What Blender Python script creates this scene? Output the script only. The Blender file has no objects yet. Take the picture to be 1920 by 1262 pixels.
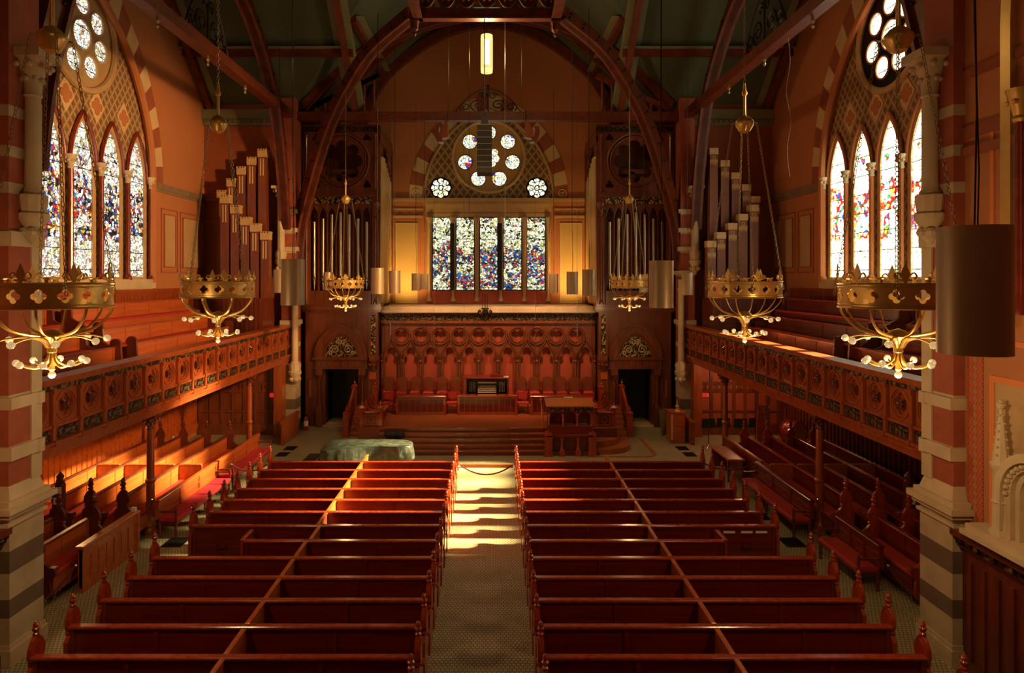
import bpy, bmesh, math, random
from math import pi, sin, cos, atan2, sqrt, tan, acos
from mathutils import Vector, Matrix
from mathutils.geometry import tessellate_polygon
random.seed(7)
SC = bpy.context.scene
COL = SC.collection
HC = 6.55                      # eye height of the gallery the picture is taken from
XC, XT, YC, YN, YF, YB = 8.5, 12.2, 20.2, 12.0, 28.4, 33.2   # crossing half width, transept wall, crossing centre, near / far crossing line, chancel wall

# ------------------------------------------------------------------ mesh collector
class MB:
    def __init__(s, fr=None):
        s.v = []; s.f = []; s.mi = []; s.fr = fr; s.m = 0
    def add(s, vs, fs):
        b = len(s.v); fr = s.fr
        for p in vs:
            s.v.append(tuple(fr(*p)) if fr else tuple(p))
        for f in fs:
            s.f.append([i + b for i in f]); s.mi.append(s.m)
        return s
    def box(s, x0, x1, y0, y1, z0, z1):
        return s.add([(x0,y0,z0),(x1,y0,z0),(x1,y1,z0),(x0,y1,z0),(x0,y0,z1),(x1,y0,z1),(x1,y1,z1),(x0,y1,z1)],
              [(0,3,2,1),(4,5,6,7),(0,1,5,4),(1,2,6,5),(2,3,7,6),(3,0,4,7)])
    def bev(s, x0, x1, y0, y1, z0, z1, b=.02):
        # box with a chamfered top
        return s.add([(x0,y0,z0),(x1,y0,z0),(x1,y1,z0),(x0,y1,z0),(x0,y0,z1-b),(x1,y0,z1-b),(x1,y1,z1-b),(x0,y1,z1-b),
               (x0+b,y0+b,z1),(x1-b,y0+b,z1),(x1-b,y1-b,z1),(x0+b,y1-b,z1)],
              [(0,3,2,1),(8,9,10,11)] + [(i,(i+1)%4,4+(i+1)%4,4+i) for i in range(4)] + [(4+i,4+(i+1)%4,8+(i+1)%4,8+i) for i in range(4)])
    @staticmethod
    def _pl(a, b, d, plane):
        return (a,b,d) if plane == 'xy' else (a,d,b) if plane == 'xz' else (d,a,b)
    def plate(s, outer, holes, d0, d1, plane='xy', rimless=False):
        loops = [list(outer)] + [list(h) for h in holes]
        tri = tessellate_polygon([[Vector((p[0],p[1],0)) for p in l] for l in loops])
        flat = [p for l in loops for p in l]; n = len(flat)
        vs = [s._pl(a,b,d0,plane) for a,b in flat] + [s._pl(a,b,d1,plane) for a,b in flat]
        fs = [tuple(t) for t in tri] + [tuple(i+n for i in reversed(t)) for t in tri]
        o = 0
        for l in loops:
            k = len(l)
            if not (rimless and o == 0): fs += [(o+i, o+(i+1)%k, n+o+(i+1)%k, n+o+i) for i in range(k)]
            o += k
        return s.add(vs, fs)
    def prism(s, poly, d0, d1, plane='xy'):
        return s.plate(poly, [], d0, d1, plane)
    def strip(s, A, B, d0, d1, plane='xy', closed=False, mats=None):
        n = len(A)
        for i in range(n if closed else n-1):
            j = (i+1) % n
            if mats: s.m = mats[i % len(mats)]
            q = [A[i], A[j], B[j], B[i]]
            vs = [s._pl(a,b,d0,plane) for a,b in q] + [s._pl(a,b,d1,plane) for a,b in q]
            s.add(vs, [(0,1,2,3),(7,6,5,4),(0,4,5,1),(2,6,7,3)] + ([] if closed and not mats else [(1,5,6,2),(3,7,4,0)]))
        return s
    def lathe(s, prof, cx=0, cy=0, cz=0, n=12, axis='z'):
        vs = []; fs = []; m = len(prof)
        for k in range(n):
            t = 2*pi*k/n
            for r, z in prof:
                p = (r*cos(t), r*sin(t), z)
                if axis == 'x': p = (p[2], p[0], p[1])
                if axis == 'y': p = (p[0], p[2], p[1])
                vs.append((cx+p[0], cy+p[1], cz+p[2]))
        for k in range(n):
            k2 = (k+1) % n
            for i in range(m-1):
                fs.append((k*m+i, k2*m+i, k2*m+i+1, k*m+i+1))
        fs.append(tuple(k*m for k in reversed(range(n)))); fs.append(tuple(k*m+m-1 for k in range(n)))
        return s.add(vs, fs)
    def tube(s, path, r, n=6, closed=False, flat=1.0):
        P = [Vector(p) for p in path]; m = len(P); vs = []; fs = []
        up = None
        for i in range(m):
            a = P[i-1] if (i > 0 or closed) else P[i]
            b = P[(i+1) % m] if (i < m-1 or closed) else P[i]
            t = (b-a).normalized()
            if up is None:
                up = Vector((0,0,1)) if abs(t.z) < .9 else Vector((0,1,0))
            sd = t.cross(up)
            if sd.length < 1e-4: sd = t.cross(Vector((1,.3,.2)))
            sd.normalize(); u2 = sd.cross(t).normalized(); up = u2
            rr = r[i] if isinstance(r, (list,tuple)) else r
            for k in range(n):
                q = 2*pi*k/n
                vs.append(tuple(P[i] + sd*(rr*cos(q)) + u2*(rr*flat*sin(q))))
        for i in range(m if closed else m-1):
            j = (i+1) % m
            for k in range(n):
                k2 = (k+1) % n
                fs.append((i*n+k, i*n+k2, j*n+k2, j*n+k))
        if not closed:
            fs.append(tuple(reversed(range(n)))); fs.append(tuple((m-1)*n+k for k in range(n)))
        return s.add(vs, fs)
    def ball(s, c, r, n=10, sz=1.0):
        h = max(4, n//2)
        return s.lathe([(max(1e-4, r*sin(pi*i/h)), -r*sz*cos(pi*i/h)) for i in range(h+1)], c[0], c[1], c[2], n)
    def build(s, name, mats, parent=None, smooth=False, world=False, ang=35, weld=False):
        me = bpy.data.meshes.new(name)
        vs = s.v
        if world and parent is not None:
            iv = (Matrix.Translation(parent.location) @ parent.rotation_euler.to_matrix().to_4x4()).inverted()
            vs = [iv @ Vector(p) for p in vs]
        me.from_pydata(vs, [], s.f)
        if not isinstance(mats, (list, tuple)): mats = [mats]
        for m in mats: me.materials.append(m)
        if len(mats) > 1: me.polygons.foreach_set('material_index', s.mi)
        bm = bmesh.new(); bm.from_mesh(me)
        if weld: bmesh.ops.remove_doubles(bm, verts=bm.verts, dist=.0005)
        bmesh.ops.recalc_face_normals(bm, faces=bm.faces)
        bm.to_mesh(me); bm.free()
        if smooth:
            me.shade_smooth(); me.set_sharp_from_angle(angle=math.radians(ang))
        o = bpy.data.objects.new(name, me); COL.objects.link(o)
        if parent is not None: o.parent = parent
        return o

def tag(o, label, cat, group=None):
    o['label'] = label; o['category'] = cat
    if group: o['group'] = group
    return o
def thing(name, label, cat, loc=(0,0,0), rz=0, group=None):
    o = bpy.data.objects.new(name, None); COL.objects.link(o)
    o.empty_display_size = .1
    o.location = loc; o.rotation_euler = (0,0,rz)
    return tag(o, label, cat, group)
def struct(o, label=None):
    o['kind'] = 'structure'
    if label: o['label'] = label
    return o
def sthing(name, loc, label=None):
    o = bpy.data.objects.new(name, None); COL.objects.link(o); o.location = loc
    return struct(o, label)
KIDS = {}
def dup(o, loc=None, rz=None, label=None, group=None, parent=None):
    c = o.copy(); COL.objects.link(c)
    if parent is not None: c.parent = parent
    for ch in [x for x in COL.objects if x.parent == o] if o.name not in KIDS else KIDS[o.name]:
        dup(ch, parent=c)
    if loc is not None: c.location = loc
    if rz is not None: c.rotation_euler = (0,0,rz)
    if label: c['label'] = label
    if group: c['group'] = group
    return c
def freeze(root):
    # remember a finished prototype's children so that copying does not search the scene
    def rec(o):
        KIDS[o.name] = [x for x in COL.objects if x.parent == o]
        for k in KIDS[o.name]: rec(k)
    rec(root); return root

# ------------------------------------------------------------------ 2D outlines
def circ(cx, cy, r, n=24, a0=0):
    return [(cx + r*cos(a0+2*pi*i/n), cy + r*sin(a0+2*pi*i/n)) for i in range(n)]
def pointed(cx, sp, hw, h, n=10):
    R = (hw*hw + h*h) / (2*hw); th = acos(max(-1, min(1, (R-hw)/R)))
    if h < hw: th = atan2(h, hw-R) if R < hw else th
    r = [(cx + hw - R + R*cos(th*i/n), sp + R*sin(th*i/n)) for i in range(n+1)]
    return r + [(2*cx - a, b) for a, b in reversed(r[:-1])]
def lancet(cx, z0, sp, hw, h, n=10):
    return [(cx-hw, z0), (cx+hw, z0)] + pointed(cx, sp, hw, h, n)
def foil(cx, cy, n, d, r, k=6, a0=pi/2):
    out = []; b = pi/n
    rho = d*cos(b) + sqrt(max(0, r*r - (d*sin(b))**2))
    ph = atan2(rho*sin(b), rho*cos(b) - d)
    for i in range(n):
        al = a0 + 2*pi*i/n; ox, oy = cx + d*cos(al), cy + d*sin(al)
        for j in range(k+1):
            t = al - ph + 2*ph*j/k
            if j == k: continue
            out.append((ox + r*cos(t), oy + r*sin(t)))
    return out
def rect(a0, a1, b0, b1): return [(a0,b0),(a1,b0),(a1,b1),(a0,b1)]
def spline(pts, k=6):
    out = []; n = len(pts)
    for i in range(n-1):
        p0, p1, p2, p3 = pts[max(i-1,0)], pts[i], pts[i+1], pts[min(i+2,n-1)]
        for j in range(k):
            t = j/k
            out.append(tuple(.5*((2*b)+(c-a)*t+(2*a-5*b+4*c-d)*t*t+(3*b-a-3*c+d)*t**3) for a,b,c,d in zip(p0,p1,p2,p3)))
    out.append(tuple(pts[-1])); return out

# frames: (u, v, w) on a wall -> world, w towards the room
FL = lambda u,v,w: (-XT+w, u, v)
FRT = lambda u,v,w: (XT-w, u, v)
FB = lambda u,v,w: (u, YB-w, v)

# ------------------------------------------------------------------ materials
def _new(name):
    m = bpy.data.materials.new(name); m.use_nodes = True
    nt = m.node_tree; nt.nodes.clear()
    out = nt.nodes.new('ShaderNodeOutputMaterial')
    return m, nt, out
def nd(nt, t, **kw):
    n = nt.nodes.new(t)
    for k, v in kw.items():
        if k.startswith('i_'): n.inputs[k[2:].replace('_',' ')].default_value = v
        else: setattr(n, k, v)
    return n
def mth(nt, op, a, b=None, c=None):
    n = nt.nodes.new('ShaderNodeMath'); n.operation = op
    for i, x in enumerate((a, b, c)):
        if x is None: continue
        if isinstance(x, (int, float)): n.inputs[i].default_value = x
        else: nt.links.new(x, n.inputs[i])
    return n.outputs[0]
def ramp(nt, fac, stops, const=False):
    n = nt.nodes.new('ShaderNodeValToRGB'); cr = n.color_ramp
    if const: cr.interpolation = 'CONSTANT'
    while len(cr.elements) < len(stops): cr.elements.new(.5)
    for e, (p, c) in zip(cr.elements, stops):
        e.position = p; e.color = (c[0], c[1], c[2], 1)
    nt.links.new(fac, n.inputs[0]); return n.outputs[0]
def mixc(nt, fac, a, b, mode='MIX'):
    n = nt.nodes.new('ShaderNodeMix'); n.data_type = 'RGBA'; n.blend_type = mode
    for i, x in ((0, fac), (6, a), (7, b)):
        if isinstance(x, (int, float)): n.inputs[i].default_value = x
        elif isinstance(x, tuple): n.inputs[i].default_value = (x[0], x[1], x[2], 1)
        else: nt.links.new(x, n.inputs[i])
    return n.outputs[2]
def coords(nt, sc=(1,1,1)):
    tc = nt.nodes.new('ShaderNodeTexCoord'); mp = nt.nodes.new('ShaderNodeMapping')
    mp.inputs['Scale'].default_value = sc
    nt.links.new(tc.outputs['Object'], mp.inputs[0]); return mp.outputs[0]
def mat(name, c1, c2=None, sc=(2,2,2), rough=.5, metal=0., coat=0., bump=0., bsc=None, spec=.5, lo=.35, hi=.65):
    m, nt, out = _new(name)
    b = nd(nt, 'ShaderNodeBsdfPrincipled'); b.inputs['Roughness'].default_value = rough
    b.inputs['Metallic'].default_value = metal; b.inputs['Coat Weight'].default_value = coat
    b.inputs['Coat Roughness'].default_value = .15; b.inputs['Specular IOR Level'].default_value = spec
    if c2 is None: b.inputs['Base Color'].default_value = (*c1, 1)
    else:
        n = nd(nt, 'ShaderNodeTexNoise', i_Scale=1.0, i_Detail=4.0)
        nt.links.new(coords(nt, sc), n.inputs['Vector'])
        nt.links.new(ramp(nt, n.outputs['Fac'], [(lo, c1), (hi, c2)]), b.inputs['Base Color'])
    if bump:
        n = nd(nt, 'ShaderNodeTexNoise', i_Scale=1.0, i_Detail=3.0)
        nt.links.new(coords(nt, bsc or sc), n.inputs['Vector'])
        bp = nd(nt, 'ShaderNodeBump', i_Strength=bump, i_Distance=.02)
        nt.links.new(n.outputs['Fac'], bp.inputs['Height']); nt.links.new(bp.outputs[0], b.inputs['Normal'])
    nt.links.new(b.outputs[0], out.inputs[0]); return m
def emis(name, c, s):
    m, nt, out = _new(name)
    e = nd(nt, 'ShaderNodeEmission'); e.inputs[0].default_value = (*c, 1); e.inputs[1].default_value = s
    nt.links.new(e.outputs[0], out.inputs[0]); return m
def zband(name, stops, zmax, rough=.7, jitter=True):
    # colour courses up a wall, one colour per height band (stops: lower edge of band, colour)
    m, nt, out = _new(name)
    b = nd(nt, 'ShaderNodeBsdfPrincipled'); b.inputs['Roughness'].default_value = rough
    g = nd(nt, 'ShaderNodeNewGeometry'); sp = nd(nt, 'ShaderNodeSeparateXYZ')
    nt.links.new(g.outputs['Position'], sp.inputs[0])
    z = mth(nt, 'DIVIDE', sp.outputs[2], zmax)
    c = ramp(nt, z, [(p/zmax, q) for p, q in stops], True)
    n = nd(nt, 'ShaderNodeTexNoise', i_Scale=3.0, i_Detail=4.0)
    nt.links.new(coords(nt), n.inputs['Vector'])
    c = mixc(nt, .35, c, ramp(nt, n.outputs['Fac'], [(.3,(.35,.3,.25)),(.7,(1,1,1))]), 'MULTIPLY')
    nt.links.new(c, b.inputs['Base Color']); nt.links.new(b.outputs[0], out.inputs[0]); return m
def sz(nt):
    # in-plane coordinates of any upright wall: s along it, z up
    tc = nt.nodes.new('ShaderNodeNewGeometry'); sp = nd(nt, 'ShaderNodeSeparateXYZ')
    nt.links.new(tc.outputs['Position'], sp.inputs[0])
    return mth(nt, 'ADD', sp.outputs[0], sp.outputs[1]), sp.outputs[2]
def diaper(name, base, line, dot, p=.36):
    m, nt, out = _new(name)
    b = nd(nt, 'ShaderNodeBsdfPrincipled'); b.inputs['Roughness'].default_value = .75
    s, z = sz(nt)
    u = mth(nt, 'PINGPONG', mth(nt, 'ADD', s, mth(nt,'MULTIPLY',z,.75)), p/2)
    v = mth(nt, 'PINGPONG', mth(nt, 'SUBTRACT', s, mth(nt,'MULTIPLY',z,.75)), p/2)
    mn = mth(nt, 'MINIMUM', u, v); mx = mth(nt, 'MINIMUM', mth(nt,'SUBTRACT',p/2,u), mth(nt,'SUBTRACT',p/2,v))
    f1 = mth(nt, 'LESS_THAN', mn, p*.1)
    f2 = mth(nt, 'GREATER_THAN', mth(nt,'MULTIPLY',u,v), p*p*.115)
    f3 = mth(nt, 'LESS_THAN', mth(nt,'ABSOLUTE',mth(nt,'SUBTRACT',u,v)), p*.05)
    c = mixc(nt, f3, base, dot); c = mixc(nt, f2, c, dot); c = mixc(nt, f1, c, line)
    nt.links.new(c, b.inputs['Base Color']); nt.links.new(b.outputs[0], out.inputs[0]); return m
def glass(name, strength, zb, zt, zones, lights, richs, cell=8., cw=.4, sun=.55, bar=.62):
    """stained glass: leaded cells, colours by height zone; zones = [(t, richness 0..1)]"""
    m, nt, out = _new(name)
    s, z = sz(nt)
    cv = nd(nt, 'ShaderNodeCombineXYZ'); nt.links.new(s, cv.inputs[0]); nt.links.new(z, cv.inputs[1])
    dn = nd(nt, 'ShaderNodeTexNoise', i_Scale=2.3, i_Detail=2.0); nt.links.new(cv.outputs[0], dn.inputs['Vector'])
    ds = nd(nt, 'ShaderNodeVectorMath', operation='MULTIPLY_ADD'); ds.inputs[1].default_value = (.28,.28,0)
    nt.links.new(dn.outputs['Color'], ds.inputs[0]); nt.links.new(cv.outputs[0], ds.inputs[2])
    vo = nd(nt, 'ShaderNodeTexVoronoi', voronoi_dimensions='2D', i_Scale=cell); nt.links.new(ds.outputs[0], vo.inputs['Vector'])
    ve = nd(nt, 'ShaderNodeTexVoronoi', voronoi_dimensions='2D', feature='DISTANCE_TO_EDGE', i_Scale=cell); nt.links.new(ds.outputs[0], ve.inputs['Vector'])
    sc = nd(nt, 'ShaderNodeSeparateColor'); nt.links.new(vo.outputs['Color'], sc.inputs[0])
    def pal(cs):
        n = len(cs); return [(i/n, c) for i, c in enumerate(cs)]
    ca = ramp(nt, sc.outputs[0], pal(lights), True); cb = ramp(nt, sc.outputs[1], pal(richs), True)
    t = mth(nt, 'DIVIDE', mth(nt, 'SUBTRACT', z, zb), zt-zb)
    zr = ramp(nt, t, [(p, (v,v,v)) for p, v in zones], False)
    big = nd(nt, 'ShaderNodeTexNoise', i_Scale=1.5, i_Detail=2.0); nt.links.new(cv.outputs[0], big.inputs['Vector'])
    msk = mth(nt, 'GREATER_THAN', mth(nt, 'ADD', mth(nt,'MULTIPLY',big.outputs['Fac'],1.2), zr), 1.13)
    c = mixc(nt, msk, ca, cb)
    fold = nd(nt, 'ShaderNodeTexNoise', i_Scale=9.0, i_Detail=3.0); nt.links.new(cv.outputs[0], fold.inputs['Vector'])
    c = mixc(nt, .8, c, ramp(nt, fold.outputs['Fac'], [(.36,(.08,.08,.08)),(.58,(1,1,1))]), 'MULTIPLY')
    lead = mth(nt, 'GREATER_THAN', ve.outputs[0], .075)
    bars = mth(nt, 'GREATER_THAN', mth(nt, 'PINGPONG', z, bar/2), .014)
    k = mth(nt, 'MULTIPLY', lead, bars)
    c = mixc(nt, k, (.004,.004,.004), c)
    e = nd(nt, 'ShaderNodeEmission'); e.inputs[1].default_value = strength; nt.links.new(c, e.inputs[0])
    tr = nd(nt, 'ShaderNodeBsdfTransparent'); nt.links.new(mixc(nt, sun, c, (.95,.9,.78)), tr.inputs[0])
    ad = nd(nt, 'ShaderNodeAddShader'); nt.links.new(e.outputs[0], ad.inputs[0]); nt.links.new(tr.outputs[0], ad.inputs[1])
    nt.links.new(ad.outputs[0], out.inputs[0]); return m
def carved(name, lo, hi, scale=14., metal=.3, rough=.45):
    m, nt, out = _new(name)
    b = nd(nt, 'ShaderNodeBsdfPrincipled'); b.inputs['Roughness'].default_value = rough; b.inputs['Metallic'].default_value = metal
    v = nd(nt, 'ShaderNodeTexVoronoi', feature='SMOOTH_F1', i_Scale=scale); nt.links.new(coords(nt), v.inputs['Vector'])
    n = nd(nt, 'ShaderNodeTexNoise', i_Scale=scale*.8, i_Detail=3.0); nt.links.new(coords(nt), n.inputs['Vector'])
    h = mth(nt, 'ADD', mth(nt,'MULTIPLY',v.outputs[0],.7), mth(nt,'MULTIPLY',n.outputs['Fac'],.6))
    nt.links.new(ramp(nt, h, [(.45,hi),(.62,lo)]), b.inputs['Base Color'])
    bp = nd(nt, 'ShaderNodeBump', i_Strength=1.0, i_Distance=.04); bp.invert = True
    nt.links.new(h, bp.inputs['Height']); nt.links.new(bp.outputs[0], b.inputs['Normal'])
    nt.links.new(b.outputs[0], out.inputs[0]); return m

W = {}
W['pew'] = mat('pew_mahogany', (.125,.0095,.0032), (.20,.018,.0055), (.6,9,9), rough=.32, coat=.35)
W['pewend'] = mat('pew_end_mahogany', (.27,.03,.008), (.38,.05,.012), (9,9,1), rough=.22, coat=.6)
W['orange'] = mat('sunlit_and_orange_wood', (.36,.075,.014), (.50,.12,.022), (.7,8,8), rough=.35, coat=.2)  # orange wood; on left side pews and dividers it carries sunlight
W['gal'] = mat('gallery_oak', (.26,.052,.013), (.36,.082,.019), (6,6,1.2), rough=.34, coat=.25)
W['pipewood'] = mat('painted_pipe_wood', (.19,.075,.045), (.23,.09,.055), (4,4,1), rough=.5)
W['galdark'] = mat('carved_boss_oak', (.10,.022,.007), (.16,.036,.011), (9,9,9), rough=.28, coat=.4)
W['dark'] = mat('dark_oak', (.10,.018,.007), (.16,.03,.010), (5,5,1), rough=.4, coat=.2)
W['beam'] = mat('roof_timber', (.105,.020,.007), (.17,.034,.010), (3,3,3), rough=.45)
W['case'] = mat('organ_case_walnut', (.135,.034,.011), (.21,.054,.016), (5,5,1), rough=.38, coat=.2)
W['stage'] = mat('stage_floor', (.26,.065,.017), (.38,.10,.028), (1.4,8,4), rough=.4)
W['black'] = mat('blackened', (.008,.007,.006), rough=.5)
W['iron'] = mat('wrought_iron', (.03,.022,.015), rough=.4, metal=.7)
W['bronze'] = carved('carved_bronze', (.02,.012,.005), (.22,.12,.04), 11., .35, .38)
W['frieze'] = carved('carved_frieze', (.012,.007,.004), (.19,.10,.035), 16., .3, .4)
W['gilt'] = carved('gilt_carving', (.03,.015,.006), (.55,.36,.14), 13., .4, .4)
W['gold'] = mat('brass_gilt', (.70,.46,.13), (.78,.54,.18), (3,3,3), rough=.33, metal=.55)
W['chain'] = mat('chain_brass', (.42,.32,.17), rough=.35, metal=.6)
W['pend'] = mat('pendant_bronze', (.36,.27,.16), (.42,.32,.19), (1,1,.2), rough=.4, metal=.4)
W['pipe'] = mat('organ_pipe_metal', (.60,.50,.36), rough=.32, metal=.85)
W['pipeg'] = mat('gilded_pipe', (.80,.56,.22), rough=.35, metal=.6)
W['stone'] = mat('cream_stone', (.52,.42,.26), (.62,.51,.32), (2,2,2), rough=.75, bump=.15, bsc=(14,14,14))
W['bstone'] = mat('brown_stone', (.20,.14,.09), (.26,.18,.11), (3,3,3), rough=.8)
W['terra'] = mat('terracotta_plaster', (.45,.175,.068), (.49,.195,.076), (.8,.8,.8), rough=.8)
W['terra2'] = mat('deep_red_plaster', (.25,.072,.029), (.29,.086,.035), (1,1,1), rough=.8)
W['voud'] = mat('voussoir_red', (.30,.085,.04), (.34,.10,.05), (2,2,2), rough=.8)
W['voul'] = mat('voussoir_cream', (.60,.45,.24), (.66,.50,.28), (2,2,2), rough=.8)
W['ochre'] = mat('ochre_panel', (.56,.36,.12), (.60,.39,.14), (1,1,1), rough=.7)
W['tan'] = mat('tan_painted', (.48,.33,.16), (.52,.36,.18), (2,2,2), rough=.75)
W['redwall'] = mat('red_arcade_wall', (.38,.065,.026), (.42,.075,.03), (1,1,1), rough=.7)
W['redpan'] = mat('red_wainscot_panel', (.40,.08,.028), (.44,.095,.034), (1,1,1), rough=.6)
W['shaft'] = mat('red_marble_shaft', (.16,.02,.012), (.24,.035,.02), (4,4,4), rough=.2, coat=.4)
W['green'] = mat('green_ceiling', (.060,.082,.046), (.075,.10,.056), (.7,.7,.7), rough=.9)
W['greenl'] = mat('ceiling_border', (.19,.205,.12), rough=.85)
W['red'] = mat('sunlit_red_velvet', (.46,.018,.035), (.56,.03,.05), (7,7,7), rough=.9)  # crimson with sunlight put in, for the left bench cushions
W['redsat'] = mat('red_seat', (.38,.02,.012), (.45,.03,.016), (7,7,7), rough=.7)
W['rope'] = mat('rope_velvet', (.09,.008,.010), rough=.7)
W['cover'] = mat('piano_cover', (.012,.016,.011), (.034,.042,.028), (6,6,6), rough=.45, bump=.5, bsc=(12,12,4), lo=.42, hi=.6)
W['paper'] = mat('white_paper', (.8,.76,.66), rough=.7)
W['skin'] = mat('drum_skin', (.62,.42,.22), rough=.6)
W['extred'] = mat('extinguisher_red', (.45,.02,.015), rough=.3)
W['dgreen'] = mat('dark_green_plate', (.018,.03,.024), rough=.5)
W['board'] = mat('olive_board', (.13,.12,.06), rough=.7)
W['speaker'] = mat('speaker_grille', (.009,.010,.008), (.014,.015,.012), (20,20,20), rough=.5)
W['silver'] = mat('silver', (.6,.58,.52), rough=.25, metal=1.)
W['exit'] = emis('exit_light', (1,.04,.03), .45)
W['bulb'] = mat('clear_bulb', (.95,.85,.66), rough=.06, coat=.5)
_b = [n for n in W['bulb'].node_tree.nodes if n.type == 'BSDF_PRINCIPLED'][0]
_b.inputs['Transmission Weight'].default_value = .55; _b.inputs['Emission Color'].default_value = (1,.72,.36,1); _b.inputs['Emission Strength'].default_value = .22
W['lamp'] = emis('lamp_tube', (1,.80,.42), 26.)
W['lampg'] = emis('lamp_shade_glow', (1,.62,.20), 1.6)
m_, nt_, out_ = _new('lamp_glass'); e_ = nd(nt_, 'ShaderNodeEmission'); e_.inputs[0].default_value = (1,.70,.25,1); e_.inputs[1].default_value = 1.3
t_ = nd(nt_, 'ShaderNodeBsdfTransparent'); x_ = nd(nt_, 'ShaderNodeMixShader'); x_.inputs[0].default_value = .55
nt_.links.new(t_.outputs[0], x_.inputs[1]); nt_.links.new(e_.outputs[0], x_.inputs[2]); nt_.links.new(x_.outputs[0], out_.inputs[0]); W['lampglass'] = m_
W['key'] = mat('organ_keys', (.7,.58,.42), rough=.4)
W['diap'] = diaper('diaper_pattern', (.34,.125,.055), (.44,.35,.19), (.13,.13,.05), .31)
W['diapb'] = diaper('diaper_pattern_chancel', (.24,.155,.062), (.46,.36,.17), (.15,.09,.035), .38)
ST = (.56,.46,.29); BR = (.17,.12,.078); RD = (.40,.10,.048)
W['pier'] = zband('banded_pier', [(0,ST),(.8,BR),(1.12,ST),(1.55,BR),(1.9,ST),(3.0,RD),(3.45,ST),(3.68,RD),(4.32,ST),(4.52,RD),(5.2,RD),(7.1,ST),(7.35,RD),(7.95,ST),(8.15,RD),(8.6,ST),(8.8,RD),(9.3,ST),(9.5,RD)], 16.)
W['pierfar'] = zband('banded_far_pier', [(0,BR),(.5,ST),(1.0,BR),(1.4,ST),(2.9,RD),(3.6,ST),(3.8,RD),(4.5,ST),(4.7,RD),(6.6,ST),(6.8,RD),(7.6,ST),(7.8,RD),(8.4,ST),(8.6,RD),(9.2,ST),(9.4,RD)], 16.)
def tile():
    m, nt, out = _new('mosaic_tile')
    b = nd(nt, 'ShaderNodeBsdfPrincipled'); b.inputs['Roughness'].default_value = .55
    br = nd(nt, 'ShaderNodeTexBrick', i_Scale=1.0); br.inputs['Brick Width'].default_value = .075; br.inputs['Row Height'].default_value = .075
    br.inputs['Mortar Size'].default_value = .011; br.inputs['Mortar Smooth'].default_value = .2
    br.inputs['Color1'].default_value = (.56,.47,.27,1); br.inputs['Color2'].default_value = (.47,.40,.22,1); br.inputs['Mortar'].default_value = (.15,.135,.08,1)
    nt.links.new(coords(nt), br.inputs['Vector'])
    n = nd(nt, 'ShaderNodeTexNoise', i_Scale=.9, i_Detail=4.0); nt.links.new(coords(nt), n.inputs['Vector'])
    c = mixc(nt, .4, br.outputs[0], ramp(nt, n.outputs['Fac'], [(.3,(.5,.45,.35)),(.7,(1,1,1))]), 'MULTIPLY')
    nt.links.new(c, b.inputs['Base Color']); nt.links.new(b.outputs[0], out.inputs[0]); return m
W['tile'] = tile()
def stencil():
    m, nt, out = _new('stencilled_plaster')
    b = nd(nt, 'ShaderNodeBsdfPrincipled'); b.inputs['Roughness'].default_value = .8
    s, z = sz(nt)
    u = mth(nt, 'PINGPONG', s, .22); v = mth(nt, 'PINGPONG', z, .13)
    d = mth(nt, 'ADD', mth(nt,'MULTIPLY',mth(nt,'ABSOLUTE',mth(nt,'SUBTRACT',u,.11)),1.2), mth(nt,'ABSOLUTE',mth(nt,'SUBTRACT',v,.065)))
    f = mth(nt, 'LESS_THAN', d, .06)
    g = mth(nt, 'LESS_THAN', mth(nt,'ABSOLUTE',mth(nt,'SUBTRACT',d,.105)), .014)
    c = mixc(nt, f, (.50,.16,.06), (.60,.07,.03)); c = mixc(nt, g, c, (.20,.10,.04))
    nt.links.new(c, b.inputs['Base Color']); nt.links.new(b.outputs[0], out.inputs[0]); return m
W['stencil'] = stencil()
WH = (1,.97,.86); PY = (.95,.85,.42); PG = (.72,.85,.45); BL = (.02,.06,.40); RE = (.55,.015,.012); GO = (.85,.42,.04); GR = (.05,.20,.06); DK = (.02,.015,.01); SK = (.85,.5,.28); LB = (.25,.45,.70)
W['glL'] = glass('stained_glass_left', 1.15, 6.6, 15.6, [(0,.15),(.10,.12),(.13,.62),(.28,.66),(.40,.45),(.5,.25),(.62,.2),(1,.35)],
    [WH,WH,WH,PY,WH,(.7,.75,.75),(.6,.3,.25),WH,(.7,.6,.3),(.3,.25,.15)], [(.04,.09,.32),(.42,.03,.03),GO,WH,(.12,.17,.08),SK,DK,WH,(.5,.03,.03),WH,(.4,.5,.6),DK,(.45,.28,.14),(.05,.1,.3)], 10.5)
W['glR'] = glass('stained_glass_right', 4.0, 6.6, 15.6, [(0,.1),(.10,.1),(.14,.55),(.28,.58),(.40,.38),(.5,.32),(.62,.25),(1,.25)],
    [WH,WH,PY,WH,PG,WH,(.55,.75,.3),WH,PY,WH], [RE,WH,PG,RE,BL,GO,WH,GR,RE,PY], 9.5)
W['glB'] = glass('stained_glass_chancel', 1.15, 5.95, 9.6, [(0,.46),(.2,.6),(.36,.58),(.46,.72),(.55,.58),(.66,.42),(.8,.34),(1,.5)],
    [WH,(.55,.62,.35),PG,PY,WH,(.3,.36,.2),(.5,.5,.25),WH,(.6,.5,.2),DK,(.7,.75,.6),(.2,.14,.06)], [(.02,.07,.30),(.40,.02,.02),(.14,.28,.45),(.62,.32,.08),(.03,.10,.36),DK,(.6,.38,.22),(.06,.15,.07),(.5,.03,.03),PG,DK,(.10,.06,.03),(.55,.55,.45),(.03,.05,.2)], 11.5, bar=1.22)
W['glM'] = glass('medallion_glass', 1.25, 9., 16., [(0,.42),(1,.42)], [WH,(.6,.7,.5),PG,WH,PY,(.7,.8,.8)], [RE,BL,WH,LB,GO,PG,WH], 9., bar=9.)
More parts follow.
